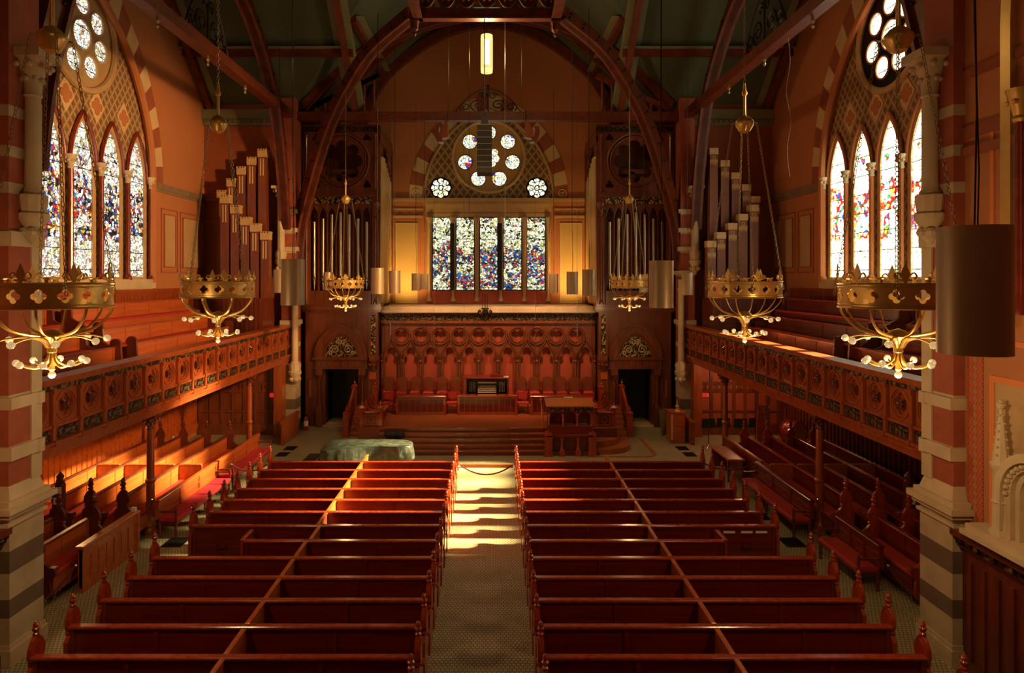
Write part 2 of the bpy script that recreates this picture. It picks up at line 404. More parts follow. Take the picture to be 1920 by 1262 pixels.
W['glC'] = glass('clear_rose_glass', 1.7, 9., 16., [(0,0),(1,0)], [WH,PG,WH,WH,(.8,.9,.7),PY], [WH,PG], 5., bar=9.)
# ================================================================== the setting
# floor
m = MB(); m.box(-XT-.4, XT+.4, -3, YB+.4, -.3, 0)
struct(m.build('floor', W['tile']))
for i, s in enumerate((-1, 1)):
    m = MB(); x0, x1 = sorted((s*8.85, s*XT))
    m.box(x0, x1, 12.0, 24.6, -.01, .15)
    x0, x1 = sorted((s*8.3, s*XT)); m.box(x0, x1, 12.0, 13.2, -.01, .075)
    struct(m.build('floor_platform_' + ('left','right')[i], W['tile']))
m = MB(); m.box(-.9, .9, 22.85, 22.97, 0, .12); struct(m.build('trim_1', W['stage']))
# gallery floors: slab and three tiers
for i, s in enumerate((-1, 1)):
    m = MB()
    for a, b, z0, z1 in ((8.42, XT, 3.28, 3.45), (8.9, 9.72, 3.4, 3.84), (9.72, 10.62, 3.4, 4.22), (10.62, XT, 3.4, 4.86)):
        x0, x1 = sorted((s*a, s*b)); m.box(x0, x1, YN, 27.6, z0, z1)
    struct(m.build('floor_gallery_' + ('left','right')[i], W['dark']))
# transept end walls with a pointed window opening
ZA = 21.4; SL = .9
def gable(u): return ZA - SL*abs(u-YC)
AW, AS, AH = 3.85, 10.0, 5.75                       # window arch: half width, springing, rise
for fr, nm in ((FL,'wall_left'), (FRT,'wall_right')):
    m = MB(fr)
    out = [(11.6,0),(28.8,0),(28.8,gable(28.8)+.2),(YC,ZA+.2),(11.6,gable(11.6)+.2)]
    m.plate(out, [lancet(YC, 6.35, AS, AW, AH, 14)], -.45, 0)
    struct(m.build(nm, W['terra']))
# far transept walls, near transept walls, chancel side walls, nave walls
for i, s in enumerate((-1, 1)):
    nm = ('left','right')[i]
    def sb(mb, a, b, *r):
        x0, x1 = sorted((s*a, s*b)); mb.box(x0, x1, *r)
    m = MB(); sb(m, 8.6, XT+.3, YF, YF+.35, 0, 14.4); struct(m.build('wall_far_' + nm, W['terra2']))
    m = MB(); sb(m, 8.45, XT+.3, 11.45, 11.8, 0, 14.6); struct(m.build('wall_near_' + nm, W['terra2']))
    m = MB(); sb(m, 8.5, 8.8, YF+.3, YB+.4, 0, 14.2); struct(m.build('wall_chancel_' + nm, W['terra2']))
    m = MB(); sb(m, 8.2, 8.6, -3, 11.6, 0, 14.4); struct(m.build('wall_nave_' + nm, W['terra']))
m = MB(); m.box(-8.6, 8.6, -3.4, -3, 0, 21.6); struct(m.build('wall_rear', W['terra2']))
# ceiling: two crossing gables, each slope a slab
m = MB()
e = 8.6; ze = ZA - SL*e
def slab(pts):
    n = len(pts)
    m.add([(x,y,z) for x,y,z in pts] + [(x,y,z+.25) for x,y,z in pts], [tuple(range(n)), tuple(range(2*n-1, n-1, -1))] + [(i,(i+1)%n,n+(i+1)%n,n+i) for i in range(n)])
for sx in (-1, 1):
    for sy in (-1, 1):
        slab([(sx*(XT+.4),YC+sy*e,ze),(sx*e,YC+sy*e,ze),(0,YC,ZA),(sx*(XT+.4),YC,ZA)])
    slab([(sx*e,YC+e,ze),(sx*e,YB+.5,ze),(0,YB+.5,ZA),(0,YC,ZA)])
    slab([(sx*e,YC-e,ze),(sx*e,-3.4,ze),(0,-3.4,ZA),(0,YC,ZA)])
struct(m.build('ceiling', W['green']))
# pale borders painted round the ceiling panels, and the rafters and purlins between them
def slope_tr(sy, X, t):            # point on a transept slope: X, distance t out from the ridge
    return (X, YC + sy*t, ZA - SL*t)
def slope_ch(sx, Y, t):
    return (sx*t, Y, ZA - SL*t)
def beam_between(mb, p, q, w, h):
    p = Vector(p); q = Vector(q); t = (q-p).normalized()
    sd = t.cross(Vector((0,0,1))).normalized()*w/2; u = sd.cross(t).normalized()
    if u.z > 0: u = -u
    c = []
    for b in (p, q): c += [b-sd, b+sd, b+sd+u*h, b-sd+u*h]
    mb.add([tuple(x) for x in c], [(0,1,2,3),(7,6,5,4),(0,4,5,1),(1,5,6,2),(2,6,7,3),(3,7,4,0)])
mbord = MB()
nb = [0]
def rafter(p, q, w=.24, h=.3, border=True):
    nb[0] += 1
    mb = MB(); beam_between(mb, p, q, w, h); struct(mb.build('roof_beam', W['beam']))
    if border: beam_between(mbord, p, q, w+.55, .02)
for sx in (-1, 1):
    for X in (5.7, 11.9):
        t1 = 8.5; t0 = X if X < 8 else 0.3
        if X < 8: rafter(slope_tr(1, sx*X, t1), slope_tr(1, sx*X, 1.2 if X > 8 else X*.55))
        else: rafter(slope_tr(1, sx*X, t1), slope_tr(1, sx*X, .3))
    rafter(slope_tr(1, sx*XT, 6.3), slope_tr(1, sx*5.4, 6.3), .22, .28)
    rafter(slope_tr(1, sx*XT, 3.2), slope_tr(1, sx*4.2, 3.2), .22, .28)
    rafter(slope_ch(sx, YB, 5.2), slope_ch(sx, 25.6, 5.2), .22, .28)
    rafter(slope_ch(sx, YB, 2.6), slope_ch(sx, 23.0, 2.6), .22, .28)
    for Y in (30.6, 33.0):
        rafter(slope_ch(sx, Y, 8.5), slope_ch(sx, Y, .2), .22, .3)
    # eaves cornice above the far transept wall
    mb = MB(); x0, x1 = sorted((sx*8.7, sx*XT))
    mb.box(x0, x1, YF-.28, YF, 13.35, 13.75); mb.box(x0, x1, YF-.16, YF, 13.1, 13.35)
    for k in range(16): mb.box(x0+.1+k*.21, x0+.2+k*.21, YF-.24, YF-.1, 13.2, 13.32)
    struct(mb.build('trim_eaves_' + ('left' if sx < 0 else 'right'), W['greenl']))
struct(mbord.build('ceiling_border', W['greenl']))

# chancel wall, openings for five lights, big rose and two small roses
LX = (-2.38,-1.19,0,1.19,2.38)
m = MB(FB)
holes = [rect(x-.5, x+.5, 5.9, 9.68) for x in LX] + [circ(0, 12.66, 1.78, 40), circ(-2.42, 11.1, .56), circ(2.42, 11.1, .56)]
m.plate([(-8.6,0),(8.6,0),(8.6,ze+.2),(0,ZA+.2),(-8.6,ze+.2)], holes, -.4, 0)
struct(m.build('wall_back', W['terra']))
m = MB(FB)
dp = lancet(0, 10.5, 10.56, 3.2, 4.45, 16)
m.plate(dp, [circ(0, 12.66, 1.78, 40), circ(-2.42, 11.1, .56), circ(2.42, 11.1, .56)], .0, .03)
struct(m.build('wall_back_diaper_panel', W['diapb']))
# wall paint: window zone, gold side panels and their borders
m = MB(FB)
m.plate(rect(-3.1,3.1,5.95,9.82), [rect(x-.48,x+.48,5.95,9.64) for x in LX], 0, .05)
struct(m.build('wall_back_window_panel', W['tan']))
m = MB(FB); m.box(-3.1,3.1,5.3,5.93,0,.06)
for sx in (-1,1): m.box(*sorted((sx*3.15,sx*8.5)),5.3,9.75,0,.02) if False else None
struct(m.build('wall_back_sill_panel', W['redwall']))
for sx in (-1,1):
    nm = 'left' if sx < 0 else 'right'
    m = MB(FB); x0,x1 = sorted((sx*3.45,sx*4.85)); m.box(x0,x1,5.3,9.5,0,.02)
    struct(m.build('trim_gold_border_'+nm, W['terra']))
    m = MB(FB); x0,x1 = sorted((sx*3.62,sx*4.62)); m.box(x0,x1,5.35,9.28,.02,.05)
    struct(m.build('trim_gold_panel_'+nm, W['ochre']))
    m = MB(FB); m.strip(rect(x0,x1,5.35,9.28), rect(x0-.05,x1+.05,5.3,9.33), .02,.065, closed=True)
    struct(m.build('trim_gold_moulding_'+nm, W['voul']))
    m = MB(FB); x0,x1 = sorted((sx*3.3,sx*5.0)); m.box(x0,x1,10.42,10.56,0,.12); m.box(x0,x1,9.6,9.7,0,.1); m.box(x0,x1,10.0,10.06,0,.05)
    for k in range(3): m.plate(circ(sx*(3.75+.45*k), 9.85, .09, 14), [circ(sx*(3.75+.45*k), 9.85, .06, 14)], 0, .03)
    struct(m.build('trim_frieze_'+nm, W['tan']))
# springing cornice of the chancel window
m = MB(FB)
m.box(-3.35,3.35,10.38,10.56,0,.28); m.box(-3.25,3.25,10.2,10.38,0,.2); m.box(-3.15,3.15,9.86,10.2,0,.12)
for k in range(40): m.box(-3.1+k*.157,-3.02+k*.157,10.24,10.34,.2,.25)
struct(m.build('trim_springing_cornice', W['tan']))
# ledge over the arcade
m = MB(); m.box(-4.83,4.83,30.05,YB,5.12,5.26); m.box(-4.83,4.83,29.92,30.4,5.0,5.14)
struct(m.build('trim_chancel_ledge', W['stone']))

# striped arch helper
def voussoirs(fr, cx, sp, hw, h, hw2, h2, n, w0, w1):
    A = pointed(cx, sp, hw, h, n); B = pointed(cx, sp, hw2, h2, n)
    mb = MB(fr); mb.strip(A, B, w0, w1, mats=[0,1]); return mb
def rim(fr, pts, r, w, closed=False, n=8):
    mb = MB(fr); mb.tube([(a,b,w) for a,b in pts], r, n, closed); return mb

# chancel window
win = sthing('window_1', (0, YB, 5.3), 'five stained glass lights under a rose window above the chancel ledge')
def wp(mb, name, mt, p, **k): return mb.build(name, mt, p, world=True, **k)
wp(voussoirs(FB, 0, 10.56, 3.28, 4.5, 4.0, 5.3, 10, 0, .04), 'striped_arch', [W['voud'], W['voul']], win)
wp(rim(FB, pointed(0,10.56,3.25,4.45,16), .08, .06), 'arch_moulding', W['tan'], win, smooth=True)
for sx in (-1,1):
    mb = MB(FB); q = []
    for k in range(26):
        a = k*.42; r = .03+.012*k
        q.append((sx*(3.66 - r*.75*cos(a)), 10.82 + r*.8*sin(a), .05))
    mb.tube(q, .022, 5); wp(mb, 'scroll', W['voul'], win)
for x in LX:
    mb = MB(FB); mb.box(x-.5,x+.5,5.93,9.66,-.2,-.19); wp(mb, 'pane', W['glB'], win)
    mb = MB(FB); mb.strip(rect(x-.44,x+.44,5.98,9.6), rect(x-.5,x+.5,5.93,9.66), -.19,-.14, closed=True); wp(mb, 'glazing_border', W['black'], win)
for x in (-2.98,-1.785,-.595,.595,1.785,2.98):
    mb = MB(FB)
    mb.lathe([(.13,0),(.13,.12),(.08,.2),(.065,.3),(.065,3.7),(.09,3.78),(.08,3.85),(.15,4.1),(.16,4.2)], x, 5.4, .14, 10, 'y')
    wp(mb, 'mullion_shaft', W['tan'], win, smooth=True)
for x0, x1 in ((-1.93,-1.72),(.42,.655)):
    mb = MB(FB); mb.box(x0,x1,5.96,9.3,.2,.23); wp(mb, 'black_strip', W['black'], win)  # flat black strips added over two dark gaps between the lights
mb = MB(FB)
med = [(1.22*cos(pi/2+2*pi*k/7), 12.66+1.22*sin(pi/2+2*pi*k/7)) for k in range(7)]
mb.plate(circ(0,12.66,1.8,40), [circ(a,b,.37,20) for a,b in med] + [foil(0,12.66,7,.36,.19,5)], -.18, -.06)
wp(mb, 'rose_plate', W['ochre'], win)
wp(rim(FB, circ(0,12.66,1.8,40), .075, .03, True), 'rose_rim', W['voul'], win, smooth=True)
for a,b in med:
    mb = MB(FB); mb.prism(circ(a,b,.39,20), -.22,-.21); wp(mb, 'medallion', W['glM'], win)
    wp(rim(FB, circ(a,b,.37,20), .02, -.05, True, 5), 'medallion_ring', W['black'], win)
mb = MB(FB); mb.prism(circ(0,12.66,.58,28), -.22,-.21); wp(mb, 'medallion', W['glM'], win)
for sx in (-1,1):
    mb = MB(FB); mb.prism(circ(sx*2.42,11.1,.6), -.22,-.21); wp(mb, 'small_rose', W['glC'], win)
    mb = MB(FB); mb.plate(circ(sx*2.42,11.1,.57,32), [foil(sx*2.42,11.1,8,.33,.155,5)], -.16,-.06); wp(mb, 'small_rose_tracery', W['black'], win)
    mb = MB(FB)
    mb.strip(circ(sx*2.42,11.1,.1,16), circ(sx*2.42,11.1,.15,16), -.15,-.07, closed=True)
    for k in range(8):
        t = pi/8+k*pi/4; mb.tube([(sx*2.42+.16*cos(t),11.1+.16*sin(t),-.1),(sx*2.42+.4*cos(t),11.1+.4*sin(t),-.1)], [.012,.04], 5)
    wp(mb, 'small_rose_hub', W['black'], win)

# transept windows
LY = [YC-3.05+1.525*k for k in range(5)]
for idx, (fr, gl, lab) in enumerate(((FL, W['glL'], 'left'), (FRT, W['glR'], 'right'))):
    win = sthing('window_%d' % (2+idx), (fr(YC,0,0)[0], YC, 6.35), 'tall pointed stained glass window of the %s transept, five lancets under a seven-lobed rose' % lab)
    wp(voussoirs(fr, YC, AS, AW, AH, AW+.78, AH+1.15, 12, 0, .03), 'striped_arch', [W['voud'], W['voul']], win)
    wp(rim(fr, [(YC+AW,6.4)]+pointed(YC,AS,AW,AH,18)+[(YC-AW,6.4)], .13, .03), 'arch_moulding', W['terra'], win, smooth=True)
    mb = MB(fr)
    RZ = 14.0
    mb.plate(lancet(YC,6.35,AS,AW,AH,14), [lancet(y,6.55,9.95,.62,1.62) for y in LY] + [circ(YC,RZ,1.62,40)], -.32, -.16)
    wp(mb, 'tracery_field', W['diap'], win)
    for y in LY:
        mb = MB(fr); mb.strip(lancet(y,6.6,9.95,.5,1.45), lancet(y,6.5,9.95,.66,1.7), -.2, -.12, closed=True)
        f = wp(mb, 'lancet_frame', W['tan'], win)
        wp(rim(fr, [(y+.66,9.95)]+pointed(y,9.95,.66,1.72,10)+[(y-.66,9.95)], .055, -.1), 'lancet_moulding', W['shaft'] if idx == 0 else W['terra'], win, smooth=True)
        mb = MB(fr); mb.prism(lancet(y,6.55,9.95,.53,1.5), -.175,-.165); wp(mb, 'pane', gl, win)
    for y in [YC-3.8+1.52*k for k in range(6)]:
        mb = MB(fr)
        mb.lathe([(.13,0),(.13,.1),(.085,.16),(.075,.22),(.075,3.3)], y, 6.5, .0, 10, 'y')
        wp(mb, 'mullion_shaft', W['shaft'] if idx == 0 else W['terra'], win, smooth=True)
        mb = MB(fr)
        mb.lathe([(.085,0),(.1,.04),(.08,.09),(.12,.28),(.16,.36),(.17,.42)], y, 9.78, .0, 10, 'y')
        for k in range(6): mb.ball((y+.12*cos(k*pi/3), 10.02, .12*sin(k*pi/3)), .05, 6)
        wp(mb, 'capital', W['stone'], win, smooth=True)
    mb = MB(fr)
    md = [(YC+.97*cos(pi/2+k*2*pi/7), RZ+.97*sin(pi/2+k*2*pi/7)) for k in range(7)]
    mb.plate(circ(YC,RZ,1.66,40), [circ(a,b,.355,20) for a,b in md] + [circ(YC,RZ,.47,24)], -.22, -.16)
    wp(mb, 'rose_plate', W['tan'] if idx == 0 else W['black'], win)
    wp(rim(fr, circ(YC,RZ,1.66,40), .11, -.1, True), 'rose_rim', W['tan'], win, smooth=True)
    for (a,b), r in [(q,.37) for q in md] + [((YC,RZ),.48)]:
        mb = MB(fr); mb.prism(circ(a,b,r,24), -.205,-.195); wp(mb, 'medallion', gl, win)
        wp(rim(fr, circ(a,b,r-.02,24), .035, -.15, True, 6), 'medallion_ring', W['stone'] if idx == 0 else W['terra'], win, smooth=True)
    # painted lozenges with four-petalled flowers between the lancet heads
    for k in range(6):
        y = YC-3.81+1.525*k; z = 12.0 if 0 < k < 5 else 11.6
        mb = MB(fr); mb.prism([(y-.4,z),(y,z-.55),(y+.4,z),(y,z+.55)], -.16,-.145); wp(mb, 'lozenge', W['voul'], win)
        mb = MB(fr); mb.prism(foil(y,z,4,.16,.13,6), -.145,-.13); wp(mb, 'painted_flower', W['terra'], win)
    mb = MB(fr); mb.box(YC-AW-.1,YC+AW+.1,6.2,6.52,-.3,.1); mb.box(YC-AW,YC+AW,6.0,6.2,-.05,.05)
    wp(mb, 'sill', W['stone'], win)
    # wall trims beside the window
    nm = lab
    mb = MB(fr)
    for u0,u1 in ((YC+AW+.12,YF),(YN,YC-AW-.12)):
        mb.box(u0,u1,9.86,10.08,0,.08); mb.box(u0,u1,9.76,9.86,0,.04)
    struct(mb.build('trim_string_course_'+nm, W['bstone']))
    mb = MB(fr)
    for u0,u1 in ((24.95,25.75),(26.45,28.1)):
        mb.box(u0,u1,7.0,8.95,0,.03)
    struct(mb.build('trim_wall_panel_'+nm, W['tan']))
    mb = MB(fr)
    for u0,u1 in ((24.95,25.75),(26.45,28.1)):
        mb.strip(rect(u0,u1,7.0,8.95), rect(u0-.04,u1+.04,6.96,8.99), 0,.04, closed=True)
        mb.strip(rect(u0-.2,u1+.2,6.8,9.15), rect(u0-.24,u1+.24,6.76,9.19), 0,.025, closed=True)
    struct(mb.build('trim_panel_border_'+nm, W['voud']))
    # gallery back wainscot and the boarded wall below the gallery
    mb = MB(fr); mb.box(YN,26.5,4.86,6.15,0,.06); mb.box(YN,26.5,6.05,6.17,0,.12)
    for k in range(80): mb.box(YN+.05+k*.18,YN+.09+k*.18,5.2,6.0,.06,.08)
    struct(mb.build('wainscot_panel_wall_'+nm, W['gal']))
    mb = MB(fr); mb.box(YN,27.6,.15,3.28,0,.05); mb.box(YN,27.6,2.3,2.42,.05,.1); mb.box(YN,27.6,.3,.5,.05,.1)
    for k in range(62): mb.box(YN+.1+k*.25,YN+.15+k*.25,.5,3.28,.05,.085)
    struct(mb.build('wainscot_boards_wall_'+nm, W['orange' if idx == 0 else 'dark']))  # left boards have the sun patch put into their orange, right stay dark

BOLTS = {}
def bolt(parent, p, r=.05):
    if 'm' not in BOLTS:
        mb = MB(); mb.ball((0,0,0), 1.0, 6); o = mb.build('bolt', W['iron'], parent); BOLTS['m'] = o.data
    else:
        o = bpy.data.objects.new('bolt', BOLTS['m']); COL.objects.link(o); o.parent = parent
    o.location = Vector(p) - Vector(parent.location); o.scale = (r,r,r)
# ================================================================== piers, galleries, roof trusses, transept pipes
SIDE = ('left','right')
LR = {-1:'left', 1:'right'}
def capital(mb, cx, cy, z, r0, r1, h, n=8):
    # bell capital with leaf knobs and a square abacus
    mb.lathe([(r0,0),(r0*1.15,.03),(r0,.07),(r0*1.15,h*.4),(r1*.85,h*.75),(r1,h*.82)], cx, cy, z, 12)
    for k in range(n):
        t = 2*pi*k/n
        mb.ball((cx+r0*1.25*cos(t), cy+r0*1.25*sin(t), z+h*.38), r0*.38, 6)
        mb.ball((cx+r1*.95*cos(t+.4), cy+r1*.95*sin(t+.4), z+h*.66), r0*.42, 6)
    mb.box(cx-r1*1.05, cx+r1*1.05, cy-r1*1.05, cy+r1*1.05, z+h*.82, z+h)
def corbel(mb, cx, cy, z, r, h):
    mb.lathe([(.02,0),(r*.7,h*.12),(r*.8,h*.35),(r*1.25,h*.5),(r*1.3,h*.62),(r*1.05,h*.66),(r*1.2,h*.9),(r*1.2,h)], cx, cy, z, 10)
    for k in range(6):
        t = 2*pi*k/6; mb.ball((cx+r*.8*cos(t), cy+r*.8*sin(t), z+h*.25), r*.45, 6)
for sx in (-1, 1):
    nm = LR[sx]
    # near crossing pier: banded shaft on a stone plinth
    root = sthing('pillar_crossing_' + nm, (sx*8.2, 11.6, 0), 'banded brick and stone crossing pier')
    def sbx(mb, a, b, *r):
        x0, x1 = sorted((sx*a, sx*b)); mb.box(x0, x1, *r)
    mb = MB(); sbx(mb, 8.0, 8.5, 11.2, 11.95, 3.0, 15.2); mb.build('shaft', W['pier'], root, world=True)
    mb = MB(); sbx(mb, 7.97, 8.03, 11.72, 11.99, 3.0, 9.7); sbx(mb, 7.985, 8.5, 11.9, 11.985, 3.0, 9.7); mb.build('quoin', W['stone'], root, world=True)
    mb = MB()
    for z0, z1 in ((3.45,3.68),(4.32,4.52),(7.1,7.35)):
        sbx(mb, 7.93, 8.5, 11.17, 11.9, z0, z1); mb.lathe([(.12,z0),(.12,z1)], sx*8.0, 11.9, 0, 12)
    mb.build('band', W['stone'], root, world=True)
    mb = MB(); sbx(mb, 7.95, 8.5, 11.15, 12.0, 0, 2.55); mb.build('plinth', W['pier'], root, world=True)
    mb = MB()
    mb.add([(sx*7.94,11.14,2.78),(sx*7.94,12.02,2.78),(sx*8.5,12.02,2.78),(sx*8.5,11.14,2.78),(sx*8.0,11.2,3.02),(sx*8.0,11.95,3.02),(sx*8.5,11.95,3.02),(sx*8.5,11.2,3.02)],
           [(0,1,2,3),(4,5,6,7)]+[(i,(i+1)%4,4+(i+1)%4,4+i) for i in range(4)])
    for a, z0, z1 in ((7.88,2.7,2.79),(7.8,2.6,2.7),(7.86,2.52,2.6),(7.91,2.36,2.42)): sbx(mb, a, 8.5, 11.1-(7.94-a), 12.02+(7.94-a), z0, z1)
    sbx(mb, 7.9, 8.5, 11.1, 12.05, 0, .28); sbx(mb, 7.93, 8.5, 11.13, 12.02, .28, .36)
    mb.build('plinth_cornice', W['stone'], root, world=True)
    mb = MB(); c = (sx*7.88, 11.62)
    mb.lathe([(.15,0),(.17,.06),(.135,.12),(.13,.2),(.122,1.75)], c[0], c[1], 8.0, 16)
    mb.build('column', W['stone'], root, world=True, smooth=True)
    mb = MB(); capital(mb, c[0], c[1], 9.72, .13, .3, .8); mb.build('capital', W['stone'], root, world=True, smooth=True)
    mb = MB(); corbel(mb, c[0], c[1], 7.15, .19, .86); mb.build('corbel', W['stone'], root, world=True, smooth=True)
    # far corner pier
    root = sthing('pillar_chancel_' + nm, (sx*8.45, 28.4, 0), 'banded stone corner pier beside the organ case')
    mb = MB(); sbx(mb, 8.15, 8.75, 28.0, 28.75, 0, 14.2); mb.build('shaft', W['pierfar'], root, world=True)
    mb = MB()
    for z in (4.6,6.7,7.7,8.5,9.3): sbx(mb, 8.05, 8.8, 27.93, 28.7, z, z+.18)
    mb.build('band', W['stone'], root, world=True)
    mb = MB(); c = (sx*8.72, 27.85)
    mb.lathe([(.19,0),(.2,.06),(.16,.12),(.145,2.2)], c[0], c[1], 7.65, 14); mb.build('column', W['stone'], root, world=True, smooth=True)
    mb = MB(); capital(mb, c[0], c[1], 9.8, .15, .3, .62); mb.build('capital', W['stone'], root, world=True, smooth=True)
    mb = MB(); corbel(mb, c[0], c[1], 6.75, .2, .9); mb.build('corbel', W['stone'], root, world=True, smooth=True)
    mb = MB(); c = (sx*8.15, 27.9); mb.lathe([(.2,0),(.2,.08),(.14,.16),(.13,3.1),(.17,3.18),(.13,3.25),(.13,3.6)], c[0], c[1], 2.9, 14)
    mb.build('lower_column', W['stone'], root, world=True, smooth=True)
    mb = MB(); corbel(mb, c[0], c[1], 2.1, .22, .85); mb.build('lower_corbel', W['stone'], root, world=True, smooth=True)

    # ------------- gallery front
    gf = thing('gallery_balustrade', 'carved oak gallery front across the %s transept with rosette panels' % nm, 'balcony', (sx*8.4, YC, 3.05))
    fr = lambda u, v, w, sx=sx: (sx*(8.42 - w), u, v)          # u along Y, v up, w towards the nave
    P0, PN, PW = 12.06, 19, .853
    def g(mb, name, mt, p=gf, **k): return mb.build(name, mt, p, world=True, **k)
    mb = MB(fr)
    mb.box(P0-.1, 28.0, 4.52, 4.6, -.32, .14); mb.box(P0-.1, 28.0, 4.47, 4.52, -.28, .1)
    g(mb, 'rail', W['gal'])
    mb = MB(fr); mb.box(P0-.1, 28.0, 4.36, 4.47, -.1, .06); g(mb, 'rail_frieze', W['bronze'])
    mb = MB(fr)
    mb.box(P0-.1, 28.0, 3.3, 3.36, -.1, .1); mb.box(P0-.1, 28.0, 3.18, 3.3, -.1, .04); mb.box(P0-.1, 28.0, 3.05, 3.18, -.35, .0)
    mb.box(P0-.1, 28.0, 3.36, 4.36, -.14, -.06); mb.box(P0-.1, 28.0, 3.62, 3.68, -.06, .05)
    g(mb, 'front_board', W['gal'])
    # one of each repeated part, then copies down the front
    u = P0
    sh = {}
    mb = MB(lambda a,b,c: (sx*(-c), a, b))
    cx, cz = PW/2, .34
    mb.plate(rect(.07,PW-.07,0,.68), [circ(cx,cz,.315,28)], -.06, .0); 
    mb.strip(circ(cx,cz,.315,28), circ(cx,cz,.275,28), -.03, .022, closed=True)
    mb.strip(circ(cx,cz,.265,28), circ(cx,cz,.235,28), -.05, .008, closed=True)
    mb.plate(circ(cx,cz,.25,28), [foil(cx,cz,4,.125,.105,6)], -.055, -.012)
    sh['panel'] = mb
    mb = MB(lambda a,b,c: (sx*(-c), a, b))
    for k in range(4):
        t = pi/4 + k*pi/2
        mb.ball((cx+.13*cos(t), cz+.13*sin(t), -.005), .028, 6); mb.tube([(cx+.04*cos(t),cz+.04*sin(t),0),(cx+.1*cos(t),cz+.1*sin(t),.02),(cx+.17*cos(t),cz+.17*sin(t),0)], [.03,.03,.012], 6)
        t += pi/4; mb.ball((cx+.075*cos(t), cz+.075*sin(t), .01), .028, 6)
    mb.ball((cx,cz,.02), .05, 8)
    sh['rosette'] = mb
    mb = MB(lambda a,b,c: (sx*(-c), a, b)); mb.box(.09,PW-.09,.03,.24,-.04,.045); 
    sh['carved_strip'] = mb
    mb = MB(lambda a,b,c: (sx*(-c), a, b))
    mb.box(-.05,.05,-.02,1.02,-.1,.07); mb.box(-.06,.06,.24,.32,-.1,.09); mb.box(-.06,.06,.9,1.0,-.1,.1); mb.box(-.045,.045,-.1,.0,-.1,.12); mb.box(-.07,.07,-.12,-.04,-.1,.06)
    sh['post'] = mb
    mesh = {}
    for k in range(PN+1):
        y = P0 + k*PW
        for key, zz, mt in (('panel',3.68,'gal'),('carved_strip',3.36,'frieze'),('post',3.38,'gal')):
            if k == PN and key != 'post': continue
            if key not in mesh:
                o = sh[key].build(key, W[mt], gf, smooth=False); mesh[key] = o.data
            else:
                o = bpy.data.objects.new(key, mesh[key]); COL.objects.link(o); o.parent = gf
            o.location = Vector((sx*8.42, y, zz)) - Vector(gf.location)
            if key == 'panel':
                if 'rosette' not in mesh:
                    r = sh['rosette'].build('rosette', W['galdark'], o, smooth=True); mesh['rosette'] = r.data
                else:
                    r = bpy.data.objects.new('rosette', mesh['rosette']); COL.objects.link(r); r.parent = o
    # iron columns under the gallery
    for i, y in enumerate((17.0, 23.9)):
        c = thing('gallery_column', 'slim turned column under the %s gallery, the one %s' % (nm, ('nearer, beside the side pews','farther off, near the panelled end wall')[i]), 'column', (sx*8.6, y, 0), 0, 'columns under the galleries')
        mb = MB(); mb.lathe([(.17,0),(.17,.1),(.13,.16),(.15,.22),(.11,.3),(.1,.36),(.1,1.3),(.13,1.34),(.13,1.38),(.095,1.42),(.09,2.7)], n=14); mb.build('shaft', W['gal'], c, smooth=True)
        mb = MB(); capital(mb, 0, 0, 2.68, .09, .2, .38); mb.build('capital', W['dark'], c, smooth=True)
    # gallery pipes of the far transept wall
    root = tag(MB().box(*sorted((sx*8.95, sx*12.1)), 26.3, 27.7, 3.46, 5.75).build('organ_chest', W['dark']), 'dark boarded chest carrying the square pipes in the %s gallery' % nm, 'organ chest')
    mbp = MB()
    for k in range(17): mbp.box(*sorted((sx*(9.05+k*.18), sx*(9.1+k*.18))), 26.27, 26.31, 3.6, 5.7)
    mbp.build('cover_strip', W['dark'], root)
    m2 = MB()
    def mkpipe(i, px, pz, Y, row):
        X = .2 + (px-924)*Y/1240; zt = HC - (pz-522)*Y/1240; zb = 5.75
        o = thing('organ_pipe', '', 'organ pipe', (X, Y, zb), 0, 'square organ pipes in the %s gallery' % nm)
        h = zt - zb; hw = .165
        mb = MB(); mb.box(-hw,hw,-hw,hw,0,h-.28); mb.build('body', W['case'] if sx < 0 else W['pipewood'], o)
        mb = MB(); mb.box(-hw-.02,hw+.02,-hw-.02,hw+.02,h-.28,h-.02)
        if sx < 0:
            for k in range(4): mb.box(-hw-.02+k*.107,-hw+.045+k*.107,-hw-.02,hw+.02,h-.02,h+.06)
        mb.build('cap', W['voul'] if sx > 0 else W['tan'], o)
        mb = MB()
        if sx < 0:
            for a in (-.06,.05): mb.box(a-.022,a+.022,-hw-.006,-hw,h-1.05,h-.34)
            mb.build('mouth_slit', W['voul'], o)
        else:
            mb.box(-hw,hw,-hw-.008,-hw,h-.62,h-.5)
            for k in range(5): mb.prism([(-hw+k*.066,h-.62),(-hw+.066+k*.066,h-.62),(-hw+.033+k*.066,h-.76)], -hw-.008,-hw,'xz')
            mb.strip(rect(-.07,.07,h-.48,h-.34), rect(-.04,.04,h-.45,h-.37), -hw-.008,-hw,'xz',closed=True)
            mb.build('painted_band', W['tan'], o)
        return o
    if sx < 0:
        back = [(418,360),(436,338),(455,316),(474,298),(494,283)]; front = [(424,369),(443,388),(462,410),(480,422),(499,437)]
    else:
        back = [(1336,278),(1357,301),(1377,324),(1397,346),(1414,368)]; front = [(1411,384),(1391,401),(1371,418),(1350,435),(1332,451)]
    ords = ['tallest','second tallest','third tallest','fourth tallest','shortest']
    for i, (px, pz) in enumerate(sorted(back, key=lambda q: q[1])):
        o = mkpipe(i, px, pz, 27.5, 'back'); o['label'] = '%s of the square wooden pipes in the back row of the %s gallery' % (ords[i], nm)
